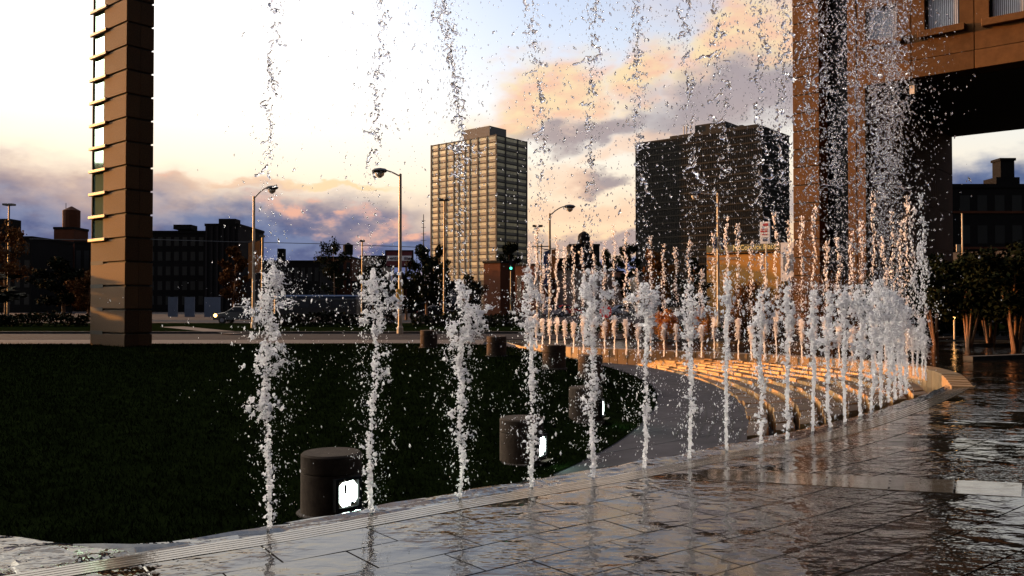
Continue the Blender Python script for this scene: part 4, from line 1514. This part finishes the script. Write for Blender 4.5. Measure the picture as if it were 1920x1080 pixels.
for a in [('street_tree', 'ragged dark tree at the far left edge under the double lamp', 10, 600, 408, 76, 110, 'loose', 'leaf_rust'),
          ('street_tree', 'dark rounded tree between far left edge and the pylon', 120, 600, 485, 88, 130, 'round', 'leaf'),
          ('street_tree', 'low dark tree tucked against the left side of pylon', 165, 602, 505, 84, 90, 'round', 'leaf_rust'),
          ('street_tree', 'rusty autumn tree left of the banner-hung lamp', 437, 600, 455, 92, 74, 'tall', 'leaf_rust'),
          ('street_tree', 'sparse green tree rising above the tank building roof', 628, 600, 440, 120, 78, 'loose', 'leaf'),
          ('street_tree', 'dark tree between the second jet and the billboard', 700, 600, 485, 112, 80, 'round', 'leaf'),
          ('street_tree', 'broad black tree just right of the billboard', 800, 604, 462, 88, 92, 'round', 'leaf'),
          ('street_tree', 'tall dark tree overlapping the left edge of the slab tower foot', 826, 604, 452, 96, 50, 'tall', 'leaf'),
          ('street_tree', 'dark bushy tree at the foot of the third jet', 762, 604, 512, 84, 90, 'round', 'leaf'),
          ('street_tree', 'dark tree against the blue side of the slab tower', 958, 600, 447, 130, 62, 'tall', 'leaf'),
          ('street_tree', 'low dark tree below the slab tower beside the rust wall', 884, 604, 516, 100, 70, 'round', 'leaf'),
          ('street_tree', 'dark green tree just right of the turreted building', 1140, 600, 470, 128, 60, 'round', 'leaf'),
          ('street_tree', 'tall tree against the left edge of the broad dark tower', 1180, 600, 450, 118, 74, 'tall', 'leaf'),
          ('street_tree', 'rust tinged tree in front of the broad dark tower left part', 1235, 600, 470, 100, 84, 'round', 'leaf_rust'),
          ('street_tree', 'dark tree left of the lettered tan hall', 1300, 602, 478, 90, 70, 'tall', 'leaf'),
          ('street_tree', 'low rusty tree in front of the lettered tan hall', 1410, 606, 530, 72, 120, 'low', 'leaf_rust'),
          ('street_tree', 'rusty tree hiding the foot of the hoarding', 1490, 610, 522, 58, 90, 'low', 'leaf_rust'),
          ('street_tree', 'rusty tree under the dark recess of the portal building', 1560, 614, 515, 40, 110, 'low', 'leaf_rust'),
          ('street_tree', 'rusty tree at the foot of the second pier of the portal', 1630, 616, 518, 39, 90, 'low', 'leaf')]:
    tree(*a)
for i, (x, yt, Y, wp, lab) in enumerate([(1700, 486, 37, 150, 'multi-stemmed tree behind the dense right end of the jets'),
                                         (1757, 474, 35, 190, 'multi-stemmed tree with orange sunlit stems left of the path light'),
                                         (1815, 470, 33, 190, 'multi-stemmed tree with one leaning sunlit stem right of path light'),
                                         (1858, 462, 34, 190, 'multi-stemmed dark tree second from the right edge'),
                                         (1905, 452, 31, 230, 'multi-stemmed tree cut by the right edge of view')]):
    o = tree('plaza_tree', lab, x, 640, yt, Y, wp, 'multi', 'leaf', 'multi-stemmed trees right of the fountain')
    for q in range(4):                                   # extra leaning stems
        r_ = random.Random(i * 9 + q)
        a = r_.uniform(0, 6.28); e = r_.uniform(.5, 1.0)
        mb = MB().tube([(.12 * math.cos(a), .12 * math.sin(a), -.1), (e * .5 * math.cos(a) + r_.uniform(-.1, .1), e * .5 * math.sin(a), 1.5), (e * math.cos(a), e * math.sin(a), 3.4)], [.085, .065, .03], 6)
        mb.build('stem', M['bark'], o, smooth=True)
for i, (x, y, Y, wp, hp, mm, lab) in enumerate([(1140, 640, 40, 40, 40, 'leaf_flower', 'clump of orange flowering shrub under the stop sign'),
                                                (1185, 640, 40, 50, 34, 'leaf_rust', 'rusty shrub right of the stop sign behind the small jets'),
                                                (1250, 642, 39, 70, 60, 'leaf_flower', 'large orange shrub in the middle behind the small jets'),
                                                (1318, 643, 38, 60, 66, 'leaf_flower', 'tall orange grass clump behind the small jets'),
                                                (1385, 645, 37, 70, 50, 'leaf_rust', 'rusty shrub behind the middle of the pool rim'),
                                                (1450, 646, 36, 60, 56, 'leaf_rust', 'rusty shrub behind the right half of the pool rim'),
                                                (1520, 648, 35, 80, 60, 'leaf_rust', 'broad rusty shrub left of the densest jets'),
                                                (1600, 652, 34, 80, 64, 'leaf_rust', 'broad rusty shrub behind the densest jets')]):
    tree('flowering_shrub', lab, x, y, y - hp, Y, wp, 'low', mm, 'shrubs behind the far pool rim', cat='shrub')
def unit_(v):
    return v / (np.linalg.norm(v, axis=1)[:, None] + 1e-9)


# a slim tree just left of the view, whose shade falls on the foot of the pylon
o = tree('street_tree', 'slim columnar tree just outside the left of the view', -140, 640, 478, 34.2, 100, 'tall', 'leaf')
o.scale = (1.7, 1.7, o.scale[2] * 1.06)
# clipped hedge along the verge
for i, (xa, xb, lab) in enumerate([(-60, 165, 'long dark hedge on the verge left of the pylon'), (480, 740, 'long dark hedge on the verge behind the two nearest jets'), (770, 980, 'long dark hedge on the verge below the slab tower')]):
    Yh = 60.0
    a_, b_ = P(xa, 600, Yh).x, P(xb, 600, Yh).x
    nl = int((b_ - a_) * 260)
    c = np.stack([rng.uniform(a_, b_, nl), Yh + rng.normal(0, .35, nl), rng.random(nl) ** .7 * rng.uniform(.75, 1.05, nl)], 1)
    c[:, 2] = c[:, 2] * (.95 + .12 * np.sin(c[:, 0] * 1.3)) + .06
    a = rng.normal(size=(nl, 3)); a /= np.linalg.norm(a, axis=1)[:, None]
    b = np.cross(a, rng.normal(size=(nl, 3))); b /= np.linalg.norm(b, axis=1)[:, None]
    s = rng.uniform(.07, .15, nl)[:, None]
    V_ = np.stack([c - a * s, c + b * s * .6, c + a * s, c - b * s * .6], 1).reshape(-1, 3)
    o = link('hedge', np_mesh('hedge', V_, np.arange(4 * nl).reshape(-1, 4)), M['leaf'])
    tag(o, lab, 'hedge', 'hedges along the verge')
nl = 5200
a_, b_ = Vector((19.5, 47, 0)), Vector((36, 36, 0))
tt_ = rng.random(nl)
c = np.stack([a_.x + (b_.x - a_.x) * tt_, a_.y + (b_.y - a_.y) * tt_ + rng.normal(0, .5, nl), rng.random(nl) ** .6 * (2.3 + .5 * np.sin(tt_ * 23) + .3 * np.sin(tt_ * 61))], 1)
a = unit_(rng.normal(size=(nl, 3))); b = unit_(np.cross(a, rng.normal(size=(nl, 3))))
s = rng.uniform(.14, .28, nl)[:, None]
o = link('hedge', np_mesh('hedge', np.stack([c - a * s, c + b * s * .6, c + a * s, c - b * s * .6], 1).reshape(-1, 3), np.arange(4 * nl).reshape(-1, 4)), M['leaf'])
tag(o, 'tall dark hedge behind the multi-stemmed trees on the right', 'hedge')
# kerb lines on the dark ground at the right
for nm, lab, pxs in (('kerb', None, [(1722, 636), (1795, 633)]), ('kerb', None, [(1815, 671), (2000, 664)]), ('kerb', None, [(1815, 646), (1900, 645)])):
    a_, b_ = G(*pxs[0], .05), G(*pxs[1], .05)
    d = (b_ - a_).normalized(); n_ = Vector((-d.y, d.x, 0)) * .16
    o = MB().prism([tuple((a_ - n_).xy), tuple((b_ - n_).xy), tuple((b_ + n_).xy), tuple((a_ + n_).xy)], -.05, .1).build('kerb', M['kerb'])
    kind(o, 'structure')

# ------------------------------------------------------------------ buildings just out of view: an added tower cutting skylight behind the camera and the block that shades the plaza
def offstage(name, label, x0, x1, y0, y1, h, rz=0):
    t = empty(name, ((x0 + x1) / 2, (y0 + y1) / 2, 0), rz)
    tag(t, label, 'building')
    w, d = (x1 - x0) / 2, (y1 - y0) / 2
    MB().box(-w, w, -d, d, -.1, h).build('wall', M['dark_build'], t)
    nf = int(h / 4)
    for i in range(nf):
        z = 1.2 + i * 4
        m = MB()
        m.box(-w + .4, w - .4, d, d + .06, z, z + 2.4); m.box(-w + .4, w - .4, -d - .06, -d, z, z + 2.4)
        m.box(w, w + .06, -d + .4, d - .4, z, z + 2.4); m.box(-w - .06, -w, -d + .4, d - .4, z, z + 2.4)
        m.build('window_band', M['dark_tower_win'], t)
    return t


offstage('sky_blocker', 'dark unseen tower added behind the plaza to block skylight', -70, 75, -95, -22, 150)
offstage('brick_building', 'brown building continuing right of the portal, out of view', 38, 80, 4, 30, 26, GRID)
offstage('office_block', 'dark office block left of the plaza, out of view', -96, -58, -30, 49, 13.5)

# ------------------------------------------------------------------ fountain water
def strands(r, start, direc, length, rad, K=7, wob=.35, droop=0.0, sides=3):
    """N wavering threads of water: start (N,3), unit direction (N,3), length (N,), radius (N,)"""
    N = len(start)
    step = (length / (K - 1))[:, None]
    d = direc.copy(); p = start.copy()
    pts = np.zeros((N, K, 3)); pts[:, 0] = p
    for i in range(1, K):
        d = d + r.normal(0, wob, (N, 3)); d[:, 2] -= droop
        d /= np.linalg.norm(d, axis=1)[:, None] + 1e-9
        p = p + d * step
        pts[:, i] = p
    R_ = rad[:, None] * np.clip(r.uniform(.45, 1.5, (N, K)), 0, 3)
    R_[:, 0] *= .5; R_[:, -1] *= .25
    a = r.normal(size=(N, 3)); a /= np.linalg.norm(a, axis=1)[:, None]
    b = np.cross(a, r.normal(size=(N, 3))); b /= np.linalg.norm(b, axis=1)[:, None]
    th = np.arange(sides) * 2 * np.pi / sides
    off = a[:, None, None] * np.cos(th)[None, None, :, None] + b[:, None, None] * np.sin(th)[None, None, :, None]
    V = pts[:, :, None] + off * R_[:, :, None, None]
    idx = np.arange(N * K * sides).reshape(N, K, sides)
    A, B = idx[:, :-1], idx[:, 1:]
    q = np.stack([A, np.roll(A, -1, 2), np.roll(B, -1, 2), B], -1).reshape(-1, 4)
    return V.reshape(-1, 3), q


OCT_V = np.array([(1, 0, 0), (-1, 0, 0), (0, 1, 0), (0, -1, 0), (0, 0, 1), (0, 0, -1)], float)
OCT_F = np.array([(0, 2, 4), (2, 1, 4), (1, 3, 4), (3, 0, 4), (2, 0, 5), (1, 2, 5), (3, 1, 5), (0, 3, 5)])


def drops(r, c, rad):
    N = len(c)
    sc_ = np.stack([r.uniform(.6, 1.1, N), r.uniform(.6, 1.1, N), r.uniform(.9, 2.7, N)], 1) * rad[:, None]
    an = r.uniform(-.7, .7, N)
    v = OCT_V[None] * sc_[:, None]
    ca, sa = np.cos(an)[:, None], np.sin(an)[:, None]
    x, z = v[:, :, 0] * ca - v[:, :, 2] * sa, v[:, :, 0] * sa + v[:, :, 2] * ca
    v = np.stack([x, v[:, :, 1], z], -1) + c[:, None]
    f = OCT_F[None] + (np.arange(N) * 6)[:, None, None]
    return v.reshape(-1, 3), f.reshape(-1, 3)


def core(r, zs, rs, n=18, rough=.35):
    """a torn, lumpy column"""
    Zr = np.linspace(zs[0], zs[-1], max(24, int((zs[-1] - zs[0]) / .022)))
    rad = np.interp(Zr, zs, rs)
    K = len(Zr)
    nz = r.normal(0, 1, (K, n))
    for _ in range(1):
        nz = (nz + np.roll(nz, 1, 0) + np.roll(nz, 1, 1)) / 2.0
    R_ = rad[:, None] * np.clip(1 + rough * nz, .15, 2.6)
    wob = np.cumsum(r.normal(0, .004, (K, 2)), 0)
    th = np.arange(n) * 2 * np.pi / n
    V = np.stack([wob[:, :1] + R_ * np.cos(th), wob[:, 1:] + R_ * np.sin(th), np.repeat(Zr[:, None], n, 1) + r.normal(0, .006, (K, n))], -1)
    idx = np.arange(K * n).reshape(K, n)
    A, B = idx[:-1], idx[1:]
    q = np.stack([A, np.roll(A, -1, 1), np.roll(B, -1, 1), B], -1).reshape(-1, 4)
    return V.reshape(-1, 3), q


def joinq(parts):
    vs, fs, o = [], [], 0
    for v, f in parts:
        vs.append(v); fs.append(f + o); o += len(v)
    return np.concatenate(vs), np.concatenate(fs)


def fuse_group():
    g = bpy.data.node_groups.new('fuse_water', 'GeometryNodeTree')
    g.interface.new_socket('Geometry', in_out='INPUT', socket_type='NodeSocketGeometry')
    g.interface.new_socket('Geometry', in_out='OUTPUT', socket_type='NodeSocketGeometry')
    N, L = g.nodes.new, g.links.new
    i, o = N('NodeGroupInput'), N('NodeGroupOutput')
    m, a = N('GeometryNodeMeshToPoints'), N('GeometryNodeInputNamedAttribute')
    a.data_type = 'FLOAT'; a.inputs[0].default_value = 'rad'
    pv, vm = N('GeometryNodePointsToVolume'), N('GeometryNodeVolumeToMesh')
    pv.resolution_mode = 'VOXEL_SIZE'
    L(i.outputs[0], m.inputs['Mesh']); L(a.outputs['Attribute'], m.inputs['Radius']); L(m.outputs[0], pv.inputs['Points'])
    L(a.outputs['Attribute'], pv.inputs['Radius']); L(pv.outputs[0], vm.inputs[0]); L(vm.outputs[0], o.inputs[0])
    vm.inputs['Threshold'].default_value = .12
    return g, pv, vm


FUSE, FUSE_PV, FUSE_VM = fuse_group()


def fused(name, pts, rad, voxel, adapt=.25):
    """one continuous torn water surface through a cloud of points"""
    me = bpy.data.meshes.new('points')
    me.vertices.add(len(pts)); me.vertices.foreach_set('co', np.ascontiguousarray(pts, np.float32).ravel())
    at = me.attributes.new('rad', 'FLOAT', 'POINT'); at.data.foreach_set('value', np.ascontiguousarray(rad, np.float32))
    FUSE_PV.inputs['Voxel Size'].default_value = voxel
    FUSE_VM.inputs['Adaptivity'].default_value = adapt
    o = bpy.data.objects.new('points', me); COL.objects.link(o)
    md = o.modifiers.new('fuse', 'NODES'); md.node_group = FUSE
    dg = bpy.context.evaluated_depsgraph_get()
    out = bpy.data.meshes.new_from_object(o.evaluated_get(dg))
    bpy.data.objects.remove(o); bpy.data.meshes.remove(me)
    out.name = name; out.materials.clear(); out.shade_smooth()
    return out


def thread_pts(r, st, direc, length, K, wob, droop):
    N = len(st); d = direc.copy(); p = st.copy()
    out = np.zeros((N, K, 3)); out[:, 0] = p
    step = (length / (K - 1))[:, None]
    for i in range(1, K):
        d = d + r.normal(0, wob, (N, 3)); d[:, 2] -= droop
        d /= np.linalg.norm(d, axis=1)[:, None] + 1e-9
        p = p + d * step; out[:, i] = p
    return out


def unit(v):
    return v / (np.linalg.norm(v, axis=1)[:, None] + 1e-9)


def jet(x, y, prof, seed, label, top_px=-60, dens=1.0, plume=1.0, chain=1.0, fine=1.0):
    """prof: (photo y, half width in px, fullness) from base to head of the white foam; above it falls the broken stream"""
    r = np.random.default_rng(seed)
    b = G(x, y, -.03)
    D = b.y; k = D / F
    t = empty('fountain_jet', b)
    tag(t, label, 'fountain jet', 'fountain jets along the near edge of the pool')
    zs = np.array([(y - p[0]) * k for p in prof]); hw = np.array([p[1] * k * (1.0 + .28 * min(1, (y - p[0]) / (y - prof[-1][0]))) for p in prof]); fu = np.array([p[2] for p in prof], float)
    px = D / 853                                     # the size of one picture pixel here
    vox = max(.0056, px * .68)
    H_ = zs[-1]
    swz = np.linspace(0, H_, 14); swx = np.cumsum(r.normal(0, .5, 14)); swx -= np.linspace(swx[0], swx[-1], 14)
    swy = np.cumsum(r.normal(0, .5, 14)); swy -= np.linspace(swy[0], swy[-1], 14)
    sway = lambda z: np.stack([np.interp(z, swz, swx), np.interp(z, swz, swy)], 1) * (np.interp(z, zs, hw) * .30)[:, None]
    P_, R_ = [], []
    # the rope of water up the middle
    n = int(H_ / vox * 3.4)
    z = r.random(n) * H_
    f = np.interp(z, zs, fu); h = np.interp(z, zs, hw)
    keep = r.random(n) < np.clip(f * 1.25, .12, 1)
    z, h = z[keep], h[keep]
    a = r.random(len(z)) * 6.283; q = np.minimum(h * .34, .035 + h * .10) * np.sqrt(r.random(len(z)))
    c = sway(z)
    P_.append(np.stack([c[:, 0] + q * np.cos(a), c[:, 1] + q * np.sin(a), z], 1)); R_.append(vox * r.uniform(.9, 1.9, len(z)))
    # clumps thrown out from it
    w = hw * fu + .002
    cum = np.r_[0, np.cumsum((w[1:] + w[:-1]) / 2 * np.diff(zs))]
    NC = int(120 * dens)
    zc = np.interp(r.random(NC) * cum[-1], cum, zs)
    hc, fc = np.interp(zc, zs, hw), np.interp(zc, zs, fu)
    a = r.random(NC) * 6.283; q = hc * .92 * r.random(NC) ** .6; c = sway(zc)
    # most of the head leaves the column as a few separate lobes
    NLo = r.integers(3, 7)
    lz, la, lr = H_ * r.uniform(.55, 1.0, NLo), r.random(NLo) * 6.283, r.uniform(.35, 1.15, NLo)
    lh = np.interp(lz, zs, hw)
    li = r.integers(0, NLo, NC)
    inl = (r.random(NC) < .62) & (zc > H_ * .5)
    zc = np.where(inl, np.minimum(lz[li] + r.normal(0, 1, NC) * (.035 * H_ + lh[li] * .3), H_ * 1.03), zc)
    a = np.where(inl, la[li] + r.normal(0, .5, NC), a)
    hc = np.interp(zc, zs, hw)
    q = np.where(inl, lh[li] * np.clip(lr[li] + r.normal(0, .22, NC), 0, 1.5), q)
    cc = np.stack([c[:, 0] + q * np.cos(a), c[:, 1] + q * np.sin(a), zc], 1)
    cs = (hc * r.uniform(.12, .38, NC) + .004) * (.55 + .45 * zc / H_)
    for m_, lo, hi, KK in ((7, .6, 1.8, 14), (2, 1.6, 4.2, 24)):
        st = np.repeat(cc, m_, 0) + r.normal(0, .25, (NC * m_, 3)) * np.repeat(cs, m_)[:, None]
        outd = unit(np.repeat(np.stack([np.cos(a), np.sin(a), r.normal(.25, .7, NC)], 1), m_, 0) + r.normal(0, .8, (NC * m_, 3)))
        tp = thread_pts(r, st, outd, np.repeat(cs, m_) * r.uniform(lo, hi, NC * m_), KK, .38, .06)
        rad = vox * r.uniform(.62, 1.0, (NC * m_, 1)) * np.linspace(1.2, .66, KK)[None]
        rad = rad * np.clip(r.normal(1, .18, rad.shape), .6, 1.6)
        P_.append(tp.reshape(-1, 3)); R_.append(rad.ravel())
    nf = int(NC * 3.5)
    ki = r.choice(NC, nf, p=(cs ** 1.6) / (cs ** 1.6).sum())
    ok = r.random(nf) < fc[ki] ** 1.5
    ki = ki[ok]
    v = unit(r.normal(size=(len(ki), 3))) * (cs[ki] * .75 * r.random(len(ki)) ** .5)[:, None]
    P_.append(cc[ki] + v); R_.append(vox * r.uniform(.8, 1.7, len(ki)))
    me = fused('foam_column', np.concatenate(P_), np.concatenate(R_), vox)
    link('foam_column', me, M['foam'], t)['kind'] = 'stuff'
    # loose spray, thickest round the head and in clusters
    N = int(1500 * dens)
    z = H_ * r.random(N) ** .7 * 1.05; hwz = np.interp(z, zs, hw) + .02
    a = r.random(N) * 6.283; rr_ = hwz * (.4 + r.exponential(.95, N)) + .02 * r.exponential(1, N)
    c0 = np.stack([rr_ * np.cos(a), rr_ * np.sin(a), z], 1)
    kk_ = r.integers(0, max(8, N // 12), N)
    cl = c0[kk_] + r.normal(0, .02, (N, 3)) * (1 + D / 10)
    c0 = np.where((r.random(N) < .45)[:, None], cl, c0)
    c0 = c0[c0[:, 2] > .02]
    d1 = drops(r, c0, px * .42 * np.clip(r.lognormal(-.35, .55, len(c0)), .3, 2.8))
    link('spray', np_mesh('spray', *d1, True), M['foam'], t)['kind'] = 'stuff'
    # the older pulse falling back from above: ragged clear ligaments and drops
    zt = (y - top_px) * k; z0 = H_ + .04
    drift = r.normal(0, 7 * k)
    wz = np.linspace(z0, zt, 30); wx = np.convolve(np.cumsum(r.normal(0, 3.2 * k, 34)), np.ones(5) / 5, 'valid'); wx -= wx.mean()
    cx = lambda q: drift + np.interp(q, wz, wx)
    NL = int(26 * chain)
    z = z0 + (zt - z0) * (.30 + .70 * (np.arange(NL) + r.random(NL)) / NL)
    st = np.stack([cx(z) + r.normal(0, 3 * k, NL), r.normal(0, 4 * k, NL), z], 1)
    dirv = unit(np.stack([r.normal(0, .6, NL), r.normal(0, .4, NL), -np.ones(NL)], 1))
    tp = thread_pts(r, st, dirv, r.uniform(14, 62, NL) * k, 26, .50, .12)
    rad = fine * k * r.uniform(1.3, 2.4, (NL, 1)) * (.55 + .75 * np.abs(np.sin(np.linspace(.3, 8, 26)[None] + r.uniform(0, 6, (NL, 1)))))
    Pl, Rl = [tp.reshape(-1, 3)], [rad.ravel()]
    NB = int(30 * chain)
    z = z0 + (zt - z0) * r.random(NB) ** .7
    st = np.stack([cx(z) + r.normal(0, 9 * k, NB), r.normal(0, 9 * k, NB), z], 1)
    tp = thread_pts(r, st, unit(r.normal(size=(NB, 3))), r.uniform(2, 8, NB) * k, 6, .5, 0)
    Pl.append(tp.reshape(-1, 3)); Rl.append((fine * k * r.uniform(1.2, 2.3, (NB, 1)) * np.ones((1, 6))).ravel())
    lm = fused('falling_stream', np.concatenate(Pl), np.concatenate(Rl), max(.0062, k * 1.25 * fine), .1)
    link('falling_stream', lm, M['clear'], t)['kind'] = 'stuff'
    N = int(1050 * plume)
    z = z0 + (zt - z0) * r.random(N) ** .85
    sp = np.where(r.random(N) < .5, 10 * k, 44 * k)
    cc = np.stack([cx(z) + r.normal(0, 1, N) * sp, r.normal(0, 1, N) * sp, z], 1)
    rad = k * np.clip(r.lognormal(-.12, .5, N), .35, 3.2)
    link('falling_drop', np_mesh('falling_drop', *drops(r, cc, rad), True), M['clear'], t)['kind'] = 'stuff'
    return t


def auto_prof(y, ytop, r, wmax, wbase=6):
    n = 13
    out = []
    bursts = [r.uniform(.22, .42), r.uniform(.5, .66)]
    for i in range(n):
        f = i / (n - 1)
        w = wbase + (wmax - wbase) * max(0, (f - .35) / .65) ** .8 * (1.0 if f < .93 else .55)
        for b in bursts:
            w += 13 * math.exp(-((f - b) / .045) ** 2) * wmax / 32
        w *= r.uniform(.75, 1.2)
        out.append((y + (ytop - y) * f, w, min(1, .75 + .3 * f) * r.uniform(.7, 1.0)))
    return out


J = [
    (505, 995, [(995, 11, 1), (940, 13, .9), (900, 16, .9), (860, 14, .8), (830, 17, .5), (800, 8, .15), (785, 22, .4), (772, 34, .9), (745, 24, .8), (715, 20, .6), (690, 26, .55), (660, 24, .6), (630, 26, .7),
                 (600, 40, .75), (570, 46, .8), (545, 44, .85), (525, 28, .6), (506, 12, .5)], 'leftmost, nearest fountain jet with a wide ragged white head'),
    (698, 962, [(962, 11, 1), (900, 13, .9), (850, 20, .7), (825, 22, .6), (800, 9, .3), (775, 8, .4), (755, 14, .5), (735, 14, .3), (700, 18, .6), (670, 20, .6), (640, 10, .5), (610, 24, .6), (580, 32, .9), (555, 26, .95),
                 (530, 17, .95), (506, 6, .9)], 'second fountain jet from the left, with a pointed white head beside the lit bollard'),
    (861, 934, [(934, 11, 1), (880, 13, .9), (850, 20, .6), (820, 22, .6), (790, 12, .5), (765, 30, .6), (740, 18, .7), (700, 14, .8), (665, 15, .7), (630, 26, .7), (600, 30, .85), (565, 30, .95), (545, 26, .8), (524, 12, .6)],
     'third fountain jet from the left, with a forked blunt white head'),
    (997, 914, [(914, 9, 1), (870, 10, .8), (835, 14, .7), (800, 22, .7), (785, 18, .3), (765, 4, .1), (745, 16, .5), (715, 9, .7), (670, 8, .8), (640, 9, .8), (610, 20, .6), (580, 34, .75), (555, 24, .8), (535, 12, .8), (516, 6, .7)],
     'fourth fountain jet from the left, rising in front of the second bollard light'),
    (1112, 895, [(895, 9, 1), (850, 13, .9), (800, 12, .8), (770, 22, .6), (740, 17, .7), (715, 22, .7), (690, 16, .6), (650, 16, .7), (610, 24, .75), (575, 28, .9), (545, 26, .8), (518, 10, .7)],
     'fifth fountain jet from the left, passing in front of the third bollard light'),
    (1208, 878, [(878, 8, 1), (820, 10, .7), (790, 8, .6), (770, 20, .6), (745, 16, .5), (715, 12, .3), (690, 8, .5), (640, 8, .8), (605, 14, .7), (580, 28, .85), (555, 32, .85), (532, 18, .6)],
     'sixth fountain jet from the left, in front of the rounded lawn end'),
    (1293, 860, [(860, 7, 1), (810, 9, .8), (785, 7, .4), (765, 20, .5), (740, 10, .4), (700, 10, .6), (660, 10, .7), (610, 16, .6), (575, 34, .6), (545, 30, .6), (532, 14, .5)],
     'seventh fountain jet from the left, in front of the widest grey path'),
    (1363, 845, [(845, 5, 1), (780, 6, .9), (700, 6, .9), (640, 8, .8), (590, 10, .8), (550, 9, .8), (522, 5, .8)], 'thin straight fountain jet, eighth from the left, with almost no head'),
    (1427, 834, [(834, 7, 1), (800, 7, .8), (788, 22, .5), (770, 6, .2), (735, 14, .5), (710, 10, .6), (660, 9, .7), (620, 13, .6), (590, 22, .9), (565, 16, .95), (552, 8, .9)], 'ninth fountain jet from the left, with a leaf-shaped white head'),
    (1476, 823, [(823, 7, 1), (790, 14, .5), (760, 7, .8), (700, 8, .8), (640, 10, .8), (590, 12, .8), (560, 10, .8), (540, 7, .8)], 'tenth fountain jet from the left, a rope-like twisted column'),
]
for i, (x, y, prof, lab) in enumerate(J):
    jet(x, y, prof, 100 + i, lab, dens=1.0 if i < 5 else .75, plume=[.45, .55, 1.3, .9, .9, 1, .9, .9, 1, 1.1][i], chain=[.85, .9, 1.5, .8, .7, .9, .7, .7, .8, .9][i])
rr = random.Random(77)
more = [(1524, 810, 545, 'eleventh fountain jet from the left, its base breaking into a low plume'), (1556, 801, 545, 'twelfth fountain jet from the left, just right of the low plume'),
        (1585, 791, 548, 'thirteenth fountain jet from the left'), (1613, 781, 545, 'fourteenth fountain jet from the left'),
        (1634, 772, 552, 'sixth fountain jet counting from the dense right end'), (1651, 763, 535, 'fifth fountain jet counting from the dense right end, the tallest head there'),
        (1666, 756, 545, 'fourth fountain jet counting from the dense right end'), (1679, 749, 556, 'third fountain jet counting from the dense right end'),
        (1690, 743, 566, 'second fountain jet counting from the dense right end'), (1699, 738, 580, 'last fountain jet at the dense right end of the row')]
for i, (x, y, yt, lab) in enumerate(more):
    jet(x, y, auto_prof(y, yt, rr, 15 if i < 4 else 19), 200 + i, lab, dens=.62, plume=1.25, fine=.60, chain=.7)

# small sunlit jets along the far rim
smk = []
for s in range(5):
    r = np.random.default_rng(400 + s)
    h = r.uniform(1.15, 1.45)
    zs = np.array([0, .3, .55, .75, .9, 1.0]) * h
    hw = np.array([.026, .022, .024, .05, .085, .03]) * r.uniform(.85, 1.2)
    c1 = core(r, zs, hw * .8, 10, .35)
    N = 130
    z = h * (1 - r.random(N) * .5); a = r.random(N) * 6.283; q = np.interp(z, zs, hw)
    st = np.stack([q * np.cos(a) * .7, q * np.sin(a) * .7, z], 1)
    out = np.stack([np.cos(a), np.sin(a), r.normal(-.3, .7, N)], 1); out /= np.linalg.norm(out, axis=1)[:, None]
    c2 = strands(r, st, out, r.uniform(.04, .13, N), r.uniform(.008, .016, N), 5, .45, .1)
    col = np_mesh('foam_column', *joinq([c1, c2]), True); col.materials.append(M['foam'])
    N = 190
    z = 1.2 * h + r.random(N) ** .8 * r.uniform(1.8, 3.0)
    cc = np.stack([.05 * np.sin(z * 5 + s) + r.normal(0, .032, N), r.normal(0, .04, N), z], 1)
    dm = np_mesh('falling_drop', *drops(r, cc, np.clip(r.lognormal(-4.15, .45, N), .007, .035)), True); dm.materials.append(M['foam'])
    smk.append((col, dm))
SJ = resample(RIM, 400); NJ = normals2(SJ)
n_sm = 40
for i in range(n_sm):
    f = .10 + .87 * i / (n_sm - 1)
    k_ = int(f * 399)
    p = SJ[k_] - NJ[k_] * .28
    t = empty('small_jet', (p[0], p[1], -.04), rnd.uniform(0, 6))
    t.scale = (1, 1, rnd.uniform(.85, 1.12))
    tag(t, 'small slender sunlit jet rising along the inside of the far pool rim', 'fountain jet', 'small jets along the far pool rim')
    col, dm = smk[i % 5]
    link('foam_column', col, None, t)
    link('falling_drop', dm, None, t)['kind'] = 'stuff'

print('objects', len(bpy.data.objects), 'tris', sum(len(m.loops) - 2 * len(m.polygons) for m in bpy.data.meshes))
